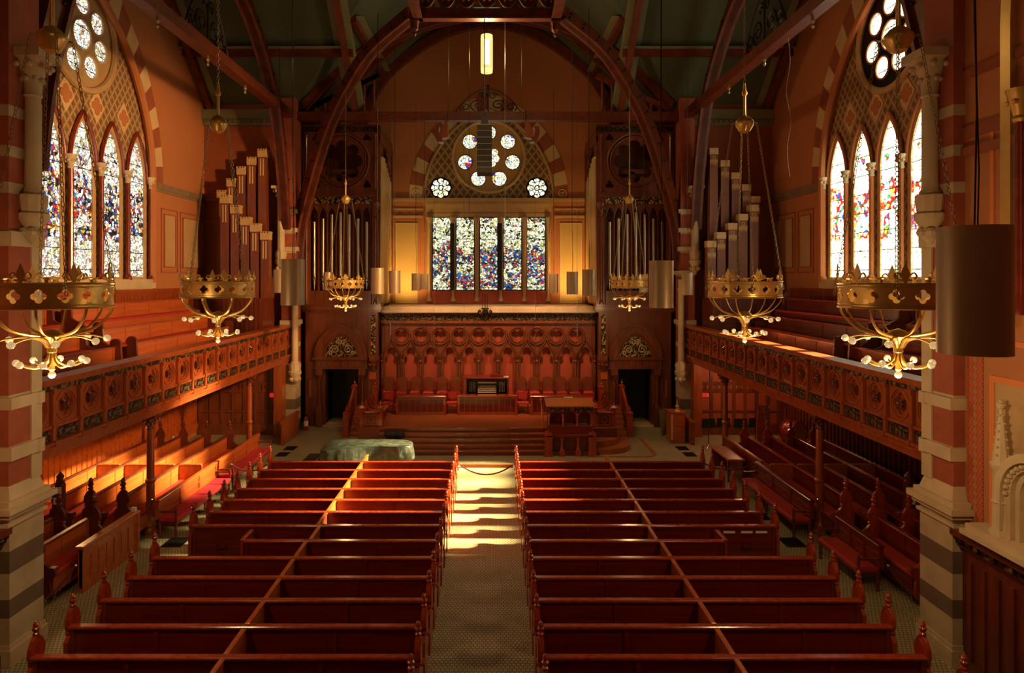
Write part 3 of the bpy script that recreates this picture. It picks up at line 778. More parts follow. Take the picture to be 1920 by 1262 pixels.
    for i, (px, pz) in enumerate(sorted(front, key=lambda q: q[1])):
        o = mkpipe(i, px, pz, 26.85, 'front'); o['label'] = '%s of the square wooden pipes in the front row of the %s gallery' % (ords[i], nm)
    # arched recess on the wall behind the pipes
    mb = MB(lambda u,v,w: (u, YF-w, v)); mb.strip(pointed(sx*10.4,9.3,1.25,1.3,12), pointed(sx*10.4,9.3,1.32,1.4,12), 0, .05)
    mb.box(*sorted((sx*8.75,sx*XT)),9.86,10.08,0,.08); mb.box(*sorted((sx*8.75,sx*XT)),8.9,9.0,0,.04)
    struct(mb.build('trim_far_wall_'+nm, W['voud']))
    # panelled end wall under the gallery
    mb = MB(); x0, x1 = sorted((sx*8.78, sx*XT)); Y = 27.75
    mb.box(x0, x1, Y, Y+.1, 0, 3.28); struct(mb.build('panel_wall_end_'+nm, W['redpan'] if sx > 0 else W['case']))
    mb = MB()
    for k in range(8):
        a = x0+.05+k*.47; mb.box(a, a+.13, Y-.05, Y, 0, 3.28)
    mb.box(x0, x1, Y-.06, Y, 2.15, 2.22); mb.box(x0, x1, Y-.06, Y, 1.78, 1.84); mb.box(x0, x1, Y-.03, Y, 1.84, 2.15) if False else None
    for k in range(14):
        a = x0+.1+k*.24; mb.plate(rect(a,a+.2,1.84,2.15), [foil(a+.1,2.0,4,.05,.045,4)], Y-.04, Y-.01, 'xz')
    mb.box(x0, x1, Y-.08, Y, 0, .45); mb.box(x0, x1, Y-.06, Y, .95, 1.02)
    struct(mb.build('trim_end_wall_'+nm, W['case']))
    mb = MB(); sbx(mb, 8.5, 8.85, 27.3, 27.8, 0, 3.3); struct(mb.build('trim_gallery_pilaster_'+nm, W['gal']))

    # ------------- roof: transept arch with tie beam, diagonal arches
    def ribbon(pts, axis, th, dp):
        # arched plank: pts = inner curve (a, z) with a measured along the plan direction
        P = spline(pts, 6); A = P; B = []
        for i in range(len(P)):
            a = P[max(i-1,0)]; b = P[min(i+1,len(P)-1)]; t = Vector((b[0]-a[0], b[1]-a[1])).normalized()
            B.append((P[i][0] + (-t.y)*dp*axis, P[i][1] + t.x*dp*axis))
        return A, B
    XA = 8.5 if sx < 0 else 8.72
    half = [(27.75,8.6),(27.4,10.6),(26.4,13.35),(24.86,15.0),(23.0,16.15),(YC,16.9)]
    full = half + [(2*YC-a,b) for a,b in reversed(half[:-1])]
    ra = thing('roof_arch', 'curved timber arch springing over the mouth of the %s transept' % nm, 'roof arch', (sx*XC, YC, 8.6))
    A, B = ribbon(full, -1, 0, .55)
    if B[len(B)//2][1] < A[len(A)//2][1]: A, B = ribbon(full, 1, 0, .55)
    mb = MB(); mb.strip(A, B, *sorted((sx*(XA-.1), sx*(XA+.15))), 'yz'); mb.build('arch_plank', W['beam'], ra, world=True)
    A2, B2 = ribbon(full, -1, 0, .1)
    if B2[len(B2)//2][1] < A2[len(A2)//2][1]: A2, B2 = ribbon(full, 1, 0, .1)
    mb = MB(); mb.strip(A2, B2, *sorted((sx*(XA-.2), sx*(XA+.25))), 'yz'); mb.build('arch_edge', W['beam'], ra, world=True)
    mb = MB()
    for i in range(3, len(A)-3, 3):
        for f in (.35,.7):
            bolt(ra, (sx*(XA-.12), A[i][0]*(1-f)+B[i][0]*f, A[i][1]*(1-f)+B[i][1]*f), .055)
    tb = thing('tie_beam', 'long timber tie beam crossing the mouth of the %s transept' % nm, 'beam', (sx*XC, YC, 13.35))
    mb = MB(); mb.box(*sorted((sx*8.32,sx*8.68)), YN-.2, YF, 13.35, 13.7); mb.build('timber', W['beam'], tb, world=True)
    mb = MB()
    for k in (-1.6,0,1.6):
        mb.lathe([(.01,-.32),(.05,-.26),(.02,-.2),(.06,-.12),(.03,-.05),(.03,0)], sx*XC, YC+k*1.9, 13.35, 8)
    mb.build('drop_finial', W['chain'], tb, world=True, smooth=True)
    def scrolls(mb, f, s=1.0):
        for q in (-1,1):
            for (c0, c1, r0, turns, a0) in ((.42,.42,.34,1.6,-1.2),(.95,.3,.24,1.5,-1.0),(.2,.95,.2,1.4,.3)):
                p = []
                for k in range(22):
                    t = k/21; r = r0*(1-.85*t); a = a0 + turns*2*pi*t
                    p.append(f(q*(c0 + r*cos(a))*s, (c1 + r*sin(a))*s))
                mb.tube(p, .028*s, 5)
            mb.tube([f(q*t*1.35*s, (1.35*(1-t**2))*s) for t in [k/10 for k in range(11)]], .022*s, 5)
        mb.tube([f(0,0), f(0,1.5*s)], .03*s, 6)
        mb.ball(f(0,1.5*s), .07*s, 8)
    ic = thing('iron_crest', 'black wrought iron scroll crest on the tie beam of the %s transept' % nm, 'ironwork', (sx*XC, YC, 13.76))
    mb = MB(); scrolls(mb, lambda a,b: (0, a, b), 1.15); mb.build('scroll', W['iron'], ic, smooth=True)

    # low boarded partition at the foot of the corner pier
    pt = thing('low_partition', 'low boarded oak partition by the %s corner pier' % nm, 'partition', (sx*8.05, 26.9, 0))
    mb = MB(); mb.box(-.04,.04,-1.0,1.05,.12,.84); mb.box(-.06,.06,-1.0,1.05,0,.14); mb.build('board', W['gal'], pt)
    mb = MB()
    for k in range(7): mb.box(-.055,.055,-.98+k*.32,-.9+k*.32,.14,.84)
    mb.build('stile', W['gal'], pt)
    mb = MB(); mb.bev(-.08,.08,-1.06,1.1,.84,.95,.02); mb.build('cap', W['gal'], pt)

# diagonal arches of the crossing up to the lantern frame
diag = [(28.25,7.0),(28.1,8.6),(27.24,10.95),(26.36,12.75),(25.28,14.1),(24.29,14.9),(22.75,15.45)]
for sx in (-1,1):
    for sy in (1,):
        nm = ('far' if sy > 0 else 'near') + ' ' + LR[sx]
        r = thing('roof_arch', 'bolted diagonal timber arch rising from the %s crossing corner towards the roof lantern' % nm, 'roof arch', (sx*8.1, YC+sy*8.1, 7))
        P = spline(diag, 6); A = [(p[0]-YC, p[1]) for p in P]; B = []
        for i in range(len(A)):
            a = A[max(i-1,0)]; b = A[min(i+1,len(A)-1)]; t = Vector((b[0]-a[0],b[1]-a[1])).normalized()
            B.append((A[i][0]+t.y*.5, A[i][1]-t.x*.5))
        if B[-1][1] < A[-1][1]: B = [(2*a[0]-b[0], 2*a[1]-b[1]) for a,b in zip(A,B)]
        fr = lambda a,b,c: (sx*a + .7071*c, YC+sy*a - sx*sy*.7071*c, b)
        C = [(a[0]*.82+b[0]*.18, a[1]*.82+b[1]*.18) for a,b in zip(A,B)]
        mb = MB(fr); mb.strip(A, B, -.11, .11); mb.build('arch_plank', W['beam'], r, world=True)
        mb = MB(fr); mb.strip(A, C, -.2, .2); mb.build('arch_edge', W['beam'], r, world=True)
        mb = MB(fr)
        for i in range(5, len(A)-1, 2):
            for f in (.38,.72):
                for w in (-.12,.12): bolt(r, fr(A[i][0]*(1-f)+B[i][0]*f, A[i][1]*(1-f)+B[i][1]*f, w), .05)
# lantern frame
lf = thing('lantern_frame', 'square fretwork timber frame of the roof lantern with corner pendants', 'lantern frame', (0, YC, 15.3))
for k in range(4):
    R = Matrix.Rotation(k*pi/2, 4, 'Z')
    fr = lambda u,v,w,R=R: tuple(R @ Vector((u, 2.35-w, v)) + Vector((0,YC,0)))
    mb = MB(fr); mb.box(-2.5,2.5,15.42,15.72,-.12,.12); mb.box(-2.5,2.5,16.3,16.5,-.12,.12); mb.box(-2.5,2.5,15.36,15.42,-.16,.16)
    mb.build('frame_beam', W['beam'], lf, world=True)
    mb = MB(fr)
    for j in range(7):
        c = -2.1+j*.7; mb.strip([(c+.34*cos(t),16.3-.52*sin(t)) for t in [i*pi/12 for i in range(13)]], [(c+.24*cos(t),16.3-.4*sin(t)) for t in [i*pi/12 for i in range(13)]], -.06, .06)
        mb.prism(foil(c,16.05,3,.09,.08,5,-pi/2), -.02,.02)
    mb.build('fretwork', W['beam'], lf, world=True)
    mb = MB(fr); mb.box(-2.62,-2.32,15.3,16.7,-.15,.15); mb.lathe([(.02,-.5),(.07,-.42),(.05,-.36),(.14,-.25),(.15,0)], -2.47, 15.3, 0, 8, 'y'); 
    mb.build('corner_pendant', W['beam'], lf, world=True)
mb = MB()
for sx in (-1,1):
    for sy in (-1,1): mb.box(*sorted((sx*2.2,sx*2.5)), *sorted((YC+sy*2.2,YC+sy*2.5)), 16.5, 19.2)
mb.build('lantern_post', W['beam'], lf, world=True)
# chancel truss: tie beam, arch rib, balusters, iron crest; inner arch at the chancel wall
tr = thing('chancel_truss', 'timber truss over the chancel mouth, an arch rib on a long tie beam with balusters', 'roof truss', (0, YF, 13.35))
mb = MB(); mb.box(-8.3,8.3,YF-.16,YF+.16,13.35,13.68); mb.box(-8.3,8.3,YF-.2,YF+.2,13.3,13.37); mb.build('tie', W['beam'], tr, world=True)
hf = [(-7.75,13.7),(-6.1,15.4),(-3.6,16.9),(-1.6,17.5),(0,17.7)]
P = spline(hf + [(-a,b) for a,b in reversed(hf[:-1])], 6)
mb = MB(); mb.strip(P, [(a*1.03,b+.4) for a,b in P], YF-.14, YF+.14, 'xz'); mb.strip(P, [(a,b+.08) for a,b in P], YF-.2, YF+.2, 'xz'); mb.build('arch_rib', W['beam'], tr, world=True)
mb = MB()
for sx in (-1,1):
    for k in range(7):
        x = 4.9+k*.42;  zt = 13.6 + max(.2, (8.0-x)*.55)
        mb.lathe([(.05,0),(.08,.1),(.05,.2),(.06,(zt-13.68)*.6),(.05,zt-13.68)], sx*x, YF, 13.68, 8)
        mb.build('baluster', W['beam'], tr, world=True); mb = MB()
    mb = MB(); beam_between(mb, (sx*4.7,YF,15.35),(sx*8.1,YF,13.75), .2,.2); mb.build('brace', W['beam'], tr, world=True)
ic = thing('iron_crest', 'black wrought iron scroll crest at the middle of the chancel tie beam', 'ironwork', (0, YF, 13.68))
mb = MB(); scrolls(mb, lambda a,b: (a*1.05, 0, b*.75), 1.0); mb.build('scroll', W['iron'], ic, smooth=True)
ia = thing('roof_arch', 'inner timber arch against the gable above the chancel window', 'roof arch', (0, 32.6, 13.6))
hf = [(-6.0,14.0),(-5.6,15.3),(-4.6,16.7),(-2.35,18.3),(0,18.9)]
P = spline(hf + [(-a,b) for a,b in reversed(hf[:-1])], 6)
mb = MB(); mb.strip(P, [(a*1.04,b+.42) for a,b in P], 32.4, 32.75, 'xz'); mb.build('arch_plank', W['beam'], ia, world=True)
for sx in (-1,1): mb = MB(); mb.box(*sorted((sx*8.3,sx*5.6)),32.3,32.7,13.55,13.9); mb.build('bracket', W['beam'], ia, world=True)

# right nave wall: stencilled strip, wainscot, window jamb, monument; left nave wall: wainscot
for sx in (-1,1):
    nm = LR[sx]
    fr = lambda u,v,w,sx=sx: (sx*(8.2-w), u, v)
    mb = MB(fr); mb.box(-2.9,11.15,0,2.05,0,.08); mb.box(-2.9,11.15,2.25,2.36,0,.3); mb.box(-2.9,11.15,2.05,2.1,0,.16); mb.box(-2.9,11.15,0,.22,0,.14)
    for k in range(50):
        if 11.0-k*.3 > -2.8: mb.box(10.9-k*.3,11.0-k*.3,.22,1.85,.08,.12)
    struct(mb.build('wainscot_panel_wall_nave_'+nm, W['dark']))
    mb = MB(fr); mb.box(-2.9,11.15,2.1,2.25,0,.2)
    for k in range(60): mb.ball((11.0-k*.18, 2.17+.03*(k%2), .19), .075, 6)
    struct(mb.build('trim_carved_wainscot_'+nm, W['bronze'], smooth=True))
fr = lambda u,v,w: (8.2-w, u, v)
mb = MB(fr); mb.box(10.78,11.12,2.45,6.2,0,.015); struct(mb.build('wall_right_stencil_panel', W['stencil']))
mb = MB(fr); mb.strip(rect(8.2,10.62,2.5,5.0), rect(8.3,10.52,2.6,4.9), 0,.03, closed=True); mb.strip(rect(8.2,10.62,5.5,9.0), rect(8.28,10.54,5.58,8.92), 0,.02, closed=True)
struct(mb.build('trim_painted_border_right', mat('orange_border', (.72,.24,.07), rough=.8)))
mb = MB(fr); mb.box(8.3,10.52,2.6,4.9,0,.012); struct(mb.build('wall_right_grey_panel', W['tan']))
mb = MB(fr); mb.box(-2.9,11.2,8.6,8.75,0,.08); mb.box(-2.9,11.2,8.9,9.1,0,.05); mb.box(-2.9,11.2,9.9,10.05,0,.05); struct(mb.build('trim_wall_courses_right', W['voud']))
nw = sthing('window_4', (8.2, 9.4, 6.2), 'edge of a nave window with a gilded jamb shaft')
mb = MB(fr); mb.strip([(10.3,5.8),(10.3,10.5)]+[(8.6+1.7*cos(t),10.5+2.4*sin(t)) for t in [k*.15 for k in range(8)]], [(10.1,5.8),(10.1,10.5)]+[(8.6+1.5*cos(t),10.5+2.2*sin(t)) for t in [k*.15 for k in range(8)]], 0,.1)
mb.build('jamb_moulding', W['gold'], nw, world=True)
mb = MB(fr); mb.lathe([(.14,0),(.14,.2),(.1,.3),(.09,3.0)], 9.95, 6.0, .05, 12, 'y'); mb.build('jamb_shaft', W['shaft'], nw, world=True, smooth=True)
mb = MB(fr); mb.lathe([(.1,0),(.12,.05),(.1,.1),(.17,.35),(.2,.5)], 9.95, 8.9, .05, 12, 'y')
for k in range(6): mb.ball((9.95+.15*cos(k), 9.2, .05+.15*sin(k)), .05, 6)
mb.build('jamb_capital', W['gold'], nw, world=True, smooth=True)
mo = thing('wall_monument', 'cream stone gothic memorial with a crocketed pinnacle on the right nave wall', 'monument', (8.2, 9.55, 2.5))
fm = lambda u,v,w: (8.2-w, u, v)
mb = MB(fm)
mb.box(8.35,10.75,2.42,2.5,.0,.42); mb.box(8.4,10.7,2.5,2.6,0,.36); mb.box(8.45,10.65,2.34,2.42,0,.3); mb.build('sill', W['stone'], mo, world=True)
for y in (10.15, 8.95):
    mb = MB(fm)
    mb.lathe([(.16,0),(.16,.06),(.12,.12),(.11,.5),(.135,.52),(.11,.56),(.11,1.0),(.14,1.04),(.15,1.1),(.12,1.14),(.02,1.95)], y, 2.6, .2, 8, 'y')
    for k in range(6):
        for q in range(4): mb.ball((y+(.115-.015*k)*cos(q*pi/2+.4), 3.85+k*.12, .2+(.115-.015*k)*sin(q*pi/2+.4)), .02, 5)
    mb.ball((y,4.58,.2), .055, 6); mb.ball((y,4.66,.2), .035, 6); mb.box(y-.06,y+.06,4.6,4.63,.17,.23)
    mb.build('pinnacle', W['stone'], mo, world=True, smooth=True)
mb = MB(fm)
for r0, r1, w1 in ((.62,.5,.3),(.5,.4,.22),(.4,.32,.14)):
    mb.strip([(9.55-r0,2.6)]+list(reversed(pointed(9.55,3.3,r0,r0*1.15,10)))+[(9.55+r0,2.6)], [(9.55-r1,2.6)]+list(reversed(pointed(9.55,3.3,r1,r1*1.15,10)))+[(9.55+r1,2.6)], 0, w1)
mb.box(9.15,9.95,2.6,3.8,0,.04)
mb.build('arch', W['stone'], mo, world=True)
mb = MB(fm)
for k in range(16):
    p = pointed(9.55,3.3,.45,.52,15)[min(k*2,30)]; mb.ball((p[0],p[1],.25), .04, 5)
mb.build('arch_carving', W['stone'], mo, world=True, smooth=True)
# ================================================================== pews and benches
def pew_end_profile(tall=True):
    p = [(-.05,0),(.50,0),(.50,.06),(.44,.10),(.42,.38),(.50,.44),(.53,.52),(.50,.60),(.42,.63),(.32,.70),(.25,.78),(.28,.82),(.26,.85),(.30,.93),(.285,1.04),(.23,1.14),(.14,1.22),(.05,1.14),(-.005,1.04),(-.02,.93),(.02,.85),(.0,.82),(.02,.78),(-.05,.7)]
    return p
def finial(mb, x, y, z, s=1.0):
    mb.lathe([(.045*s,0),(.05*s,.02*s),(.028*s,.045*s),(.05*s,.075*s),(.055*s,.10*s),(.03*s,.125*s),(.045*s,.15*s),(.03*s,.19*s),(.004,.215*s)], x, y, z, 8)
PITCH = .868
def make_pew(label, x0, x1, div=None, ends=(1,1), mt='pew', et='pewend', cushion=False, racks=True, plain_h=.96, gallery=False, fin=1.0, name='pew', dl=PITCH):
    """pew along local x; back face at y=0, seat towards +y"""
    r = thing(name, label, 'pew')
    L = x1-x0
    mb = MB(); mb.box(x0+.05,x1-.05,.015,.045,.08,.92)
    mb.box(x0+.05,x1-.05,-.005,.06,.08,.2); mb.box(x0+.05,x1-.05,-.008,.045,.44,.49)
    n = max(2, round(L/1.42))
    for k in range(1, n):
        x = x0 + L*k/n
        if div is None or abs(x-div) > .2: mb.box(x-.035,x+.035,-.012,.06,.2,.92)
    mb.box(x0+.05,x0+.12,-.01,.06,.2,.92); mb.box(x1-.12,x1-.05,-.01,.06,.2,.92)
    mb.build('backrest', W[mt], r)
    mb = MB(); mb.bev(x0+.03,x1-.03,-.035,.085,.915,.955,.012); mb.build('top_rail', W[et], r)
    mb = MB(); mb.box(x0+.05,x1-.05,.05,.47,.40,.44); mb.box(x0+.05,x1-.05,.43,.45,.08,.4); mb.build('seat', W[mt], r)
    if cushion:
        mb = MB(); mb.bev(x0+.07,x1-.07,.07,.49,.44,.51,.03); mb.build('cushion', W['redsat'], r)
    for i, x in enumerate((x0, x1)):
        if ends[i] == 0:       # plain end
            mb = MB(); mb.box(x-.03,x+.03,-.03,.52,0,.95); mb.bev(x-.045,x+.045,-.04,.54,.95,.985,.012); mb.build('end_panel', W[et], r); continue
        if gallery:
            pr = [(-.06,0),(.46,0),(.46,.5),(.3,.56),(.22,.62)] + [(.06+.14*cos(t),1.02+.14*sin(t)) for t in [k*pi/8-.3 for k in range(12)]] + [(-.06,.9)]
            mb = MB(); mb.prism(pr, x-.04, x+.04, 'yz'); mb.build('end_panel', W['dark'], r); continue
        mb = MB(); mb.prism(pew_end_profile(), x-.035, x+.035, 'yz')
        inn = [(a*.82+.026,.86+(b-.86)*.8) for a,b in pew_end_profile() if b > .75]
        mb.prism(inn, x-.05, x+.05, 'yz')
        e = mb.build('end_panel', W[et], r)
        mb = MB(); finial(mb, x, .14, 1.205, fin); mb.build('finial', W[et], e, smooth=True)
        mb = MB(); mb.box(x-.06,x+.06,.36,.54,.60,.635); mb.lathe([(.05,0),(.05,.12)], x-.06, .50, .58, 8, 'x'); mb.build('armrest', W[et], e)
    if div is not None:
        mb = MB(); mb.box(div-.02,div+.02,.05,dl-.04,.06,.92); d = mb.build('divider', W['orange' if mt != 'dark' else mt], r)
        mb = MB(); mb.bev(div-.04,div+.04,.08,dl-.045,.92,.958,.012); mb.build('divider_cap', W['orange'], d)  # divider and cap are orange because sunlight is put into their colour
    if racks:
        for k in range(n):
            x = x0 + L*(k+.5)/n
            mb = MB(); mb.box(x-.11,x+.11,-.075,-.005,.45,.46); mb.box(x-.11,x+.11,-.075,-.065,.45,.50); mb.box(x-.11,x-.1,-.075,-.005,.45,.53); mb.box(x+.1,x+.11,-.075,-.005,.45,.53)
            mb.build('book_rack', W['dark'], r)
    return freeze(r)
ROW0 = 9.78
OD = ['first','second','third','fourth','fifth','sixth','seventh','eighth','ninth','tenth','eleventh','twelfth','thirteenth','fourteenth']
proto = make_pew('', -2.865, 2.865, 0.0)
first = True
PX = 3.785
for k in range(-1, 13):
    for sx in (-1, 1):
        n = 12-k
        lab = 'dark red mahogany pew %s of the aisle, %s row from the chancel steps' % (LR[sx], OD[n])
        if k == 5:
            if sx < 0: o = make_pew('', -5.15, -.92, -3.72, (0,1))
            else: o = make_pew('', .92, 5.17, 3.72, (1,0))
            o.location = (0, ROW0+5*PITCH, 0)
            lab = 'shortened mahogany pew %s of the aisle with a plain outer end beside an open space' % LR[sx]
            o['label'] = lab; o['group'] = 'main floor pews'
            continue
        if first:
            o = proto; first = False
        else: o = dup(proto)
        o.location = (sx*PX, ROW0+k*PITCH, 0); o['label'] = lab; o['group'] = 'main floor pews'
# cards and booklet by the open spaces
for j, dx in enumerate((5.55, 5.95, 6.28)):
    m = MB(); m.box(-.13,.13,-.01,0,0,.05); o = m.build('pew_card', W['paper'], None); o.location = (dx, ROW0+6*PITCH-.015, .78)
    tag(o, 'small white card on a pew back by the open space, %s' % ('nearest the short pew','the middle one','nearest the outer end')[j], 'card', 'white cards on the pew back')
m = MB(); m.add([(-.14,-.1,0),(0,-.1,.06),(.14,-.1,0),(-.14,.1,0),(0,.1,.06),(.14,.1,0),(0,-.1,0),(0,.1,0)], [(0,1,4,3),(1,2,5,4),(0,6,1),(1,6,2),(3,4,7),(4,5,7),(0,3,7,6),(6,7,5,2)])
o = m.build('open_booklet', W['paper']); o.location = (6.25, ROW0+5*PITCH+.3, 0.0); o.rotation_euler = (0,0,.5)
tag(o, 'open white booklet lying on the floor in the gap right of the short pew', 'booklet')

# side pews under the galleries, facing the nave
NEARY, FARY, MID = 16.3, 22.9, 19.4
for sx in (-1, 1):
    nm = LR[sx]; mt = 'orange' if sx < 0 else 'pew'; et = 'dark' if sx < 0 else 'pewend'  # left pew wood has sunlight in its colour, right is unlit mahogany
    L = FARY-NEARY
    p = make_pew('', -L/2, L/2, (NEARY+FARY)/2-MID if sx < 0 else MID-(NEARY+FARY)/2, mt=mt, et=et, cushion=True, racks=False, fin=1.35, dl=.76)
    rz = sx*pi/2
    for j, x in enumerate((9.05, 9.85, 10.65, 11.45)):
        o = p if j == 0 else dup(p)
        o.location = (sx*x, (NEARY+FARY)/2, .15); o.rotation_euler = (0,0,rz)
        o['label'] = '%s pew with red cushion under the %s gallery, %s row from the nave' % ('sunlit orange' if sx < 0 else 'dark red', nm, OD[j]); o['group'] = 'side pews under the %s gallery' % nm
    q = make_pew('', -.95, .95, None, mt=mt, et=et, cushion=True, racks=False, fin=1.35)
    for j, x in enumerate((9.05, 9.85)):
        o = q if j == 0 else dup(q)
        o.location = (sx*x, 14.15, .15); o.rotation_euler = (0,0,rz)
        o['label'] = 'short side pew close to the %s crossing pier, %s the nave' % (nm, ('next to','one row back from')[j]); o['group'] = 'short side pews'
    # tall dark gate post with notice cards between the short pews and the pier
    gp = thing('gate_post', 'tall dark end post with two white cards behind the %s crossing pier' % nm, 'post', (sx*10.1, 15.75, .15))
    mb = MB(); mb.box(-.07,.07,-.1,.1,0,1.5); mb.lathe([(.09,0),(.11,.05),(.06,.1),(.09,.18),(.01,.3)], 0, 0, 1.5, 8); mb.build('post', W['dark'], gp)
    for z in (1.05,1.3):
        mb = MB(); mb.box(-.09,.09,-.115,-.1,z,z+.16); mb.build('card', W['paper'], gp)
    # front benches
    def make_bench(label, L, sat):
        r = thing('front_bench', label, 'bench')
        x0, x1 = -L/2, L/2
        mb = MB(); mb.box(x0,x1,.01,.04,.5,.92); mb.build('back_panel', W[mt], r)
        mb = MB(); mb.box(x0,x1,-.01,.06,.5,.57); mb.box(x0,x1,-.01,.06,.72,.76); mb.bev(x0-.03,x1+.03,-.04,.09,.93,.985,.015); mb.box(x0,x1,0,.055,.86,.93)
        n = 3
        for k in range(n+1):
            x = x0+(x1-x0)*k/n; mb.box(x-.03,x+.03,-.02,.07,.5,.95)
        for k in range(22):
            x = x0+.1+(x1-x0-.2)*k/21; mb.lathe([(.012,0),(.02,.04),(.012,.1)], x, .03, .76, 6)
        mb.build('back_frame', W[mt], r)
        mb = MB(); mb.box(x0+.02,x1-.02,.02,.50,.36,.42); mb.build('seat_rail', W['dark'], r)
        mb = MB(); mb.bev(x0+.03,x1-.03,.05,.52,.42,.51,.035)
        mb.build('cushion', W[sat], r)
        for x in (x0+.05, 0, x1-.05):
            for y in (.06,.46):
                mb = MB(); mb.lathe([(.035,0),(.04,.03),(.022,.07),(.04,.14),(.025,.22),(.04,.3),(.04,.36)], x, y, 0, 8); mb.build('leg', W['dark'], r, smooth=True)
        for x in (x0+.02, x1-.02):
            mb = MB(); mb.box(x-.03,x+.03,.04,.5,.66,.7); mb.lathe([(.03,.42),(.04,.46),(.02,.52),(.035,.6),(.03,.66),(.035,.72),(.012,.78)], x, .48, 0, 8); mb.build('arm', W['dark'], r, smooth=True)
        return freeze(r)
    sat = 'red' if sx < 0 else 'redsat'  # left bench cushions get the brighter red that includes sunlight
    b = make_bench('', 3.45, sat); b.location = (sx*8.25, 18.35, 0); b.rotation_euler = (0,0,rz)
    b['label'] = 'long red cushioned bench on the %s, beside the nearer gallery column' % nm; b['group'] = 'red cushioned front benches'
    if sx < 0:
        c = dup(b, (sx*8.25, 22.0, 0), rz, 'long red cushioned bench on the left, the one nearer the chancel', 'red cushioned front benches')
        pf = thing('pew_screen', 'panelled orange pew front standing before the short left side pews', 'pew front', (-8.37, 14.8, 0))
        mb = MB(); mb.box(-.03,.03,-1.05,1.05,.1,.93); mb.build('panel', W['orange'], pf)
        mb = MB(); mb.box(-.05,.05,-1.05,1.05,0,.16); mb.box(-.05,.05,-1.05,1.05,.72,.93)
        for k in range(8): mb.box(-.048,.048,-1.05+k*.288,-.97+k*.288,.16,.72)
        mb.build('frame', W['orange'], pf)
        mb = MB(); mb.bev(-.1,.1,-1.12,1.1,.93,.99,.02); mb.box(-.07,.07,1.03,1.13,0,.95); mb.build('cap', W['orange'], pf)
        mb = MB(); mb.box(-.05,.05,.95,1.03,.99,1.08); mb.build('notice_card', W['paper'], pf)
    else:
        c = make_bench('', 1.7, sat); c.location = (8.32, 14.65, 0); c.rotation_euler = (0,0,rz)
        c['label'] = 'short red cushioned bench on the right, close to the crossing pier'; c['group'] = 'red cushioned front benches'
        tb = thing('side_table', 'wooden side table with orange top beyond the right front bench', 'table', (8.0, 22.0, 0))
        mb = MB(); mb.bev(-.28,.28,-.85,.85,.71,.76,.01); mb.build('table_top', W['orange'], tb)
        for x in (-.23,.23):
            for y in (-.75,.75): mb = MB(); mb.box(x-.03,x+.03,y-.03,y+.03,0,.71); mb.build('leg', W['pew'], tb)
        mb = MB(); mb.box(.2,.24,-.75,.75,.1,.7); mb.box(-.22,.2,.7,.74,.1,.7); mb.build('modesty_panel', W['pew'], tb)
        pf = thing('pew_screen', 'plain dark red pew front behind the orange topped side table', 'pew front', (8.42, 21.9, 0))
        mb = MB(); mb.box(-.03,.03,-1.7,1.7,0,.93); mb.build('panel', W['pew'], pf)
        mb = MB(); mb.bev(-.06,.06,-1.75,1.75,.93,.98,.015); mb.build('cap', W['pewend'], pf)
    # gallery pews
    for j, (x, z) in enumerate(((9.55,3.84),(10.45,4.22),(11.3,4.86))):
        for part, (a, b) in enumerate(((12.5,17.0),(17.75,24.3+.3*j))):
            o = make_pew('', -(b-a)/2, (b-a)/2, None, mt=mt if sx < 0 else 'pew', et='gal' if sx < 0 else 'pewend', gallery=True, racks=False, cushion=True, name='gallery_pew')
            o.location = (sx*x, (a+b)/2, z); o.rotation_euler = (0,0,rz)
            o['label'] = 'pew in the %s gallery, %s tier, %s of the cross passage' % (nm, ('front','middle','top')[j], ('near side','far side')[part])
            o['group'] = 'pews in the %s gallery' % nm
# ropes
def rope(label, a, b, sag, grp='velvet ropes'):
    a = Vector(a); b = Vector(b)
    r = thing('barrier_rope', label, 'rope', tuple(a), 0, grp)
    pts = []
    for k in range(15):
        t = k/14; p = (b-a)*t; pts.append((p.x, p.y, p.z - sag*4*t*(1-t)))
    mb = MB(); mb.tube(pts, .022, 7); mb.build('rope', W['rope'], r, smooth=True)
    for p in (pts[0], pts[-1]):
        mb = MB(); mb.ball(p, .035, 8); mb.build('hook', W['silver'], r, smooth=True)
rope('dark rope hung across the centre aisle at the front pews', (-.84,20.35,.83), (.84,20.35,.83), .32)
rope('dark red rope from the front pew end to the left bench', (-6.72,20.35,.85), (-7.75,20.1,.9), .22)
rope('dark red rope from the front right pew end to the pew front', (6.72,20.35,.85), (8.3,20.4,.85), .2)
rope('dark red rope between the left column and the orange pew front', (-8.45,15.95,.9), (-8.5,16.9,.9), .2)
rope('dark red rope between the right column and the short bench', (8.35,15.6,.9), (8.5,16.9,.9), .2)
rope('dark red rope looped behind the left crossing pier', (-8.45,13.7,.6), (-8.6,12.1,.5), .25)
rope('dark red rope looped behind the right crossing pier', (8.4,13.7,.6), (8.6,12.1,.5), .25)
# floor grates
for j, (x, y, w_, lab) in enumerate(((-7.66,16.4,.5,'beside the long left bench'),(7.62,16.4,.5,'beside the long right bench'),(-7.6,25.5,.42,'in front of the left partition, the farther one'),(-7.62,24.6,.42,'in front of the left partition, the nearer one'),(7.5,25.5,.42,'in front of the right partition, the farther one'),(7.52,24.6,.42,'in front of the right partition, the nearer one'),(7.55,18.2,.42,'by the middle of the long right bench'))):
    m = MB(); m.box(-w_/2,w_/2,-.3,.3,0,.006)
    for k in range(10): m.box(-w_/2,w_/2,-.29+k*.06,-.265+k*.06,.006,.012)
    o = m.build('floor_grate', W['black']); o.location = (x,y,0); tag(o, 'black iron floor grate ' + lab, 'grate', 'floor grates')
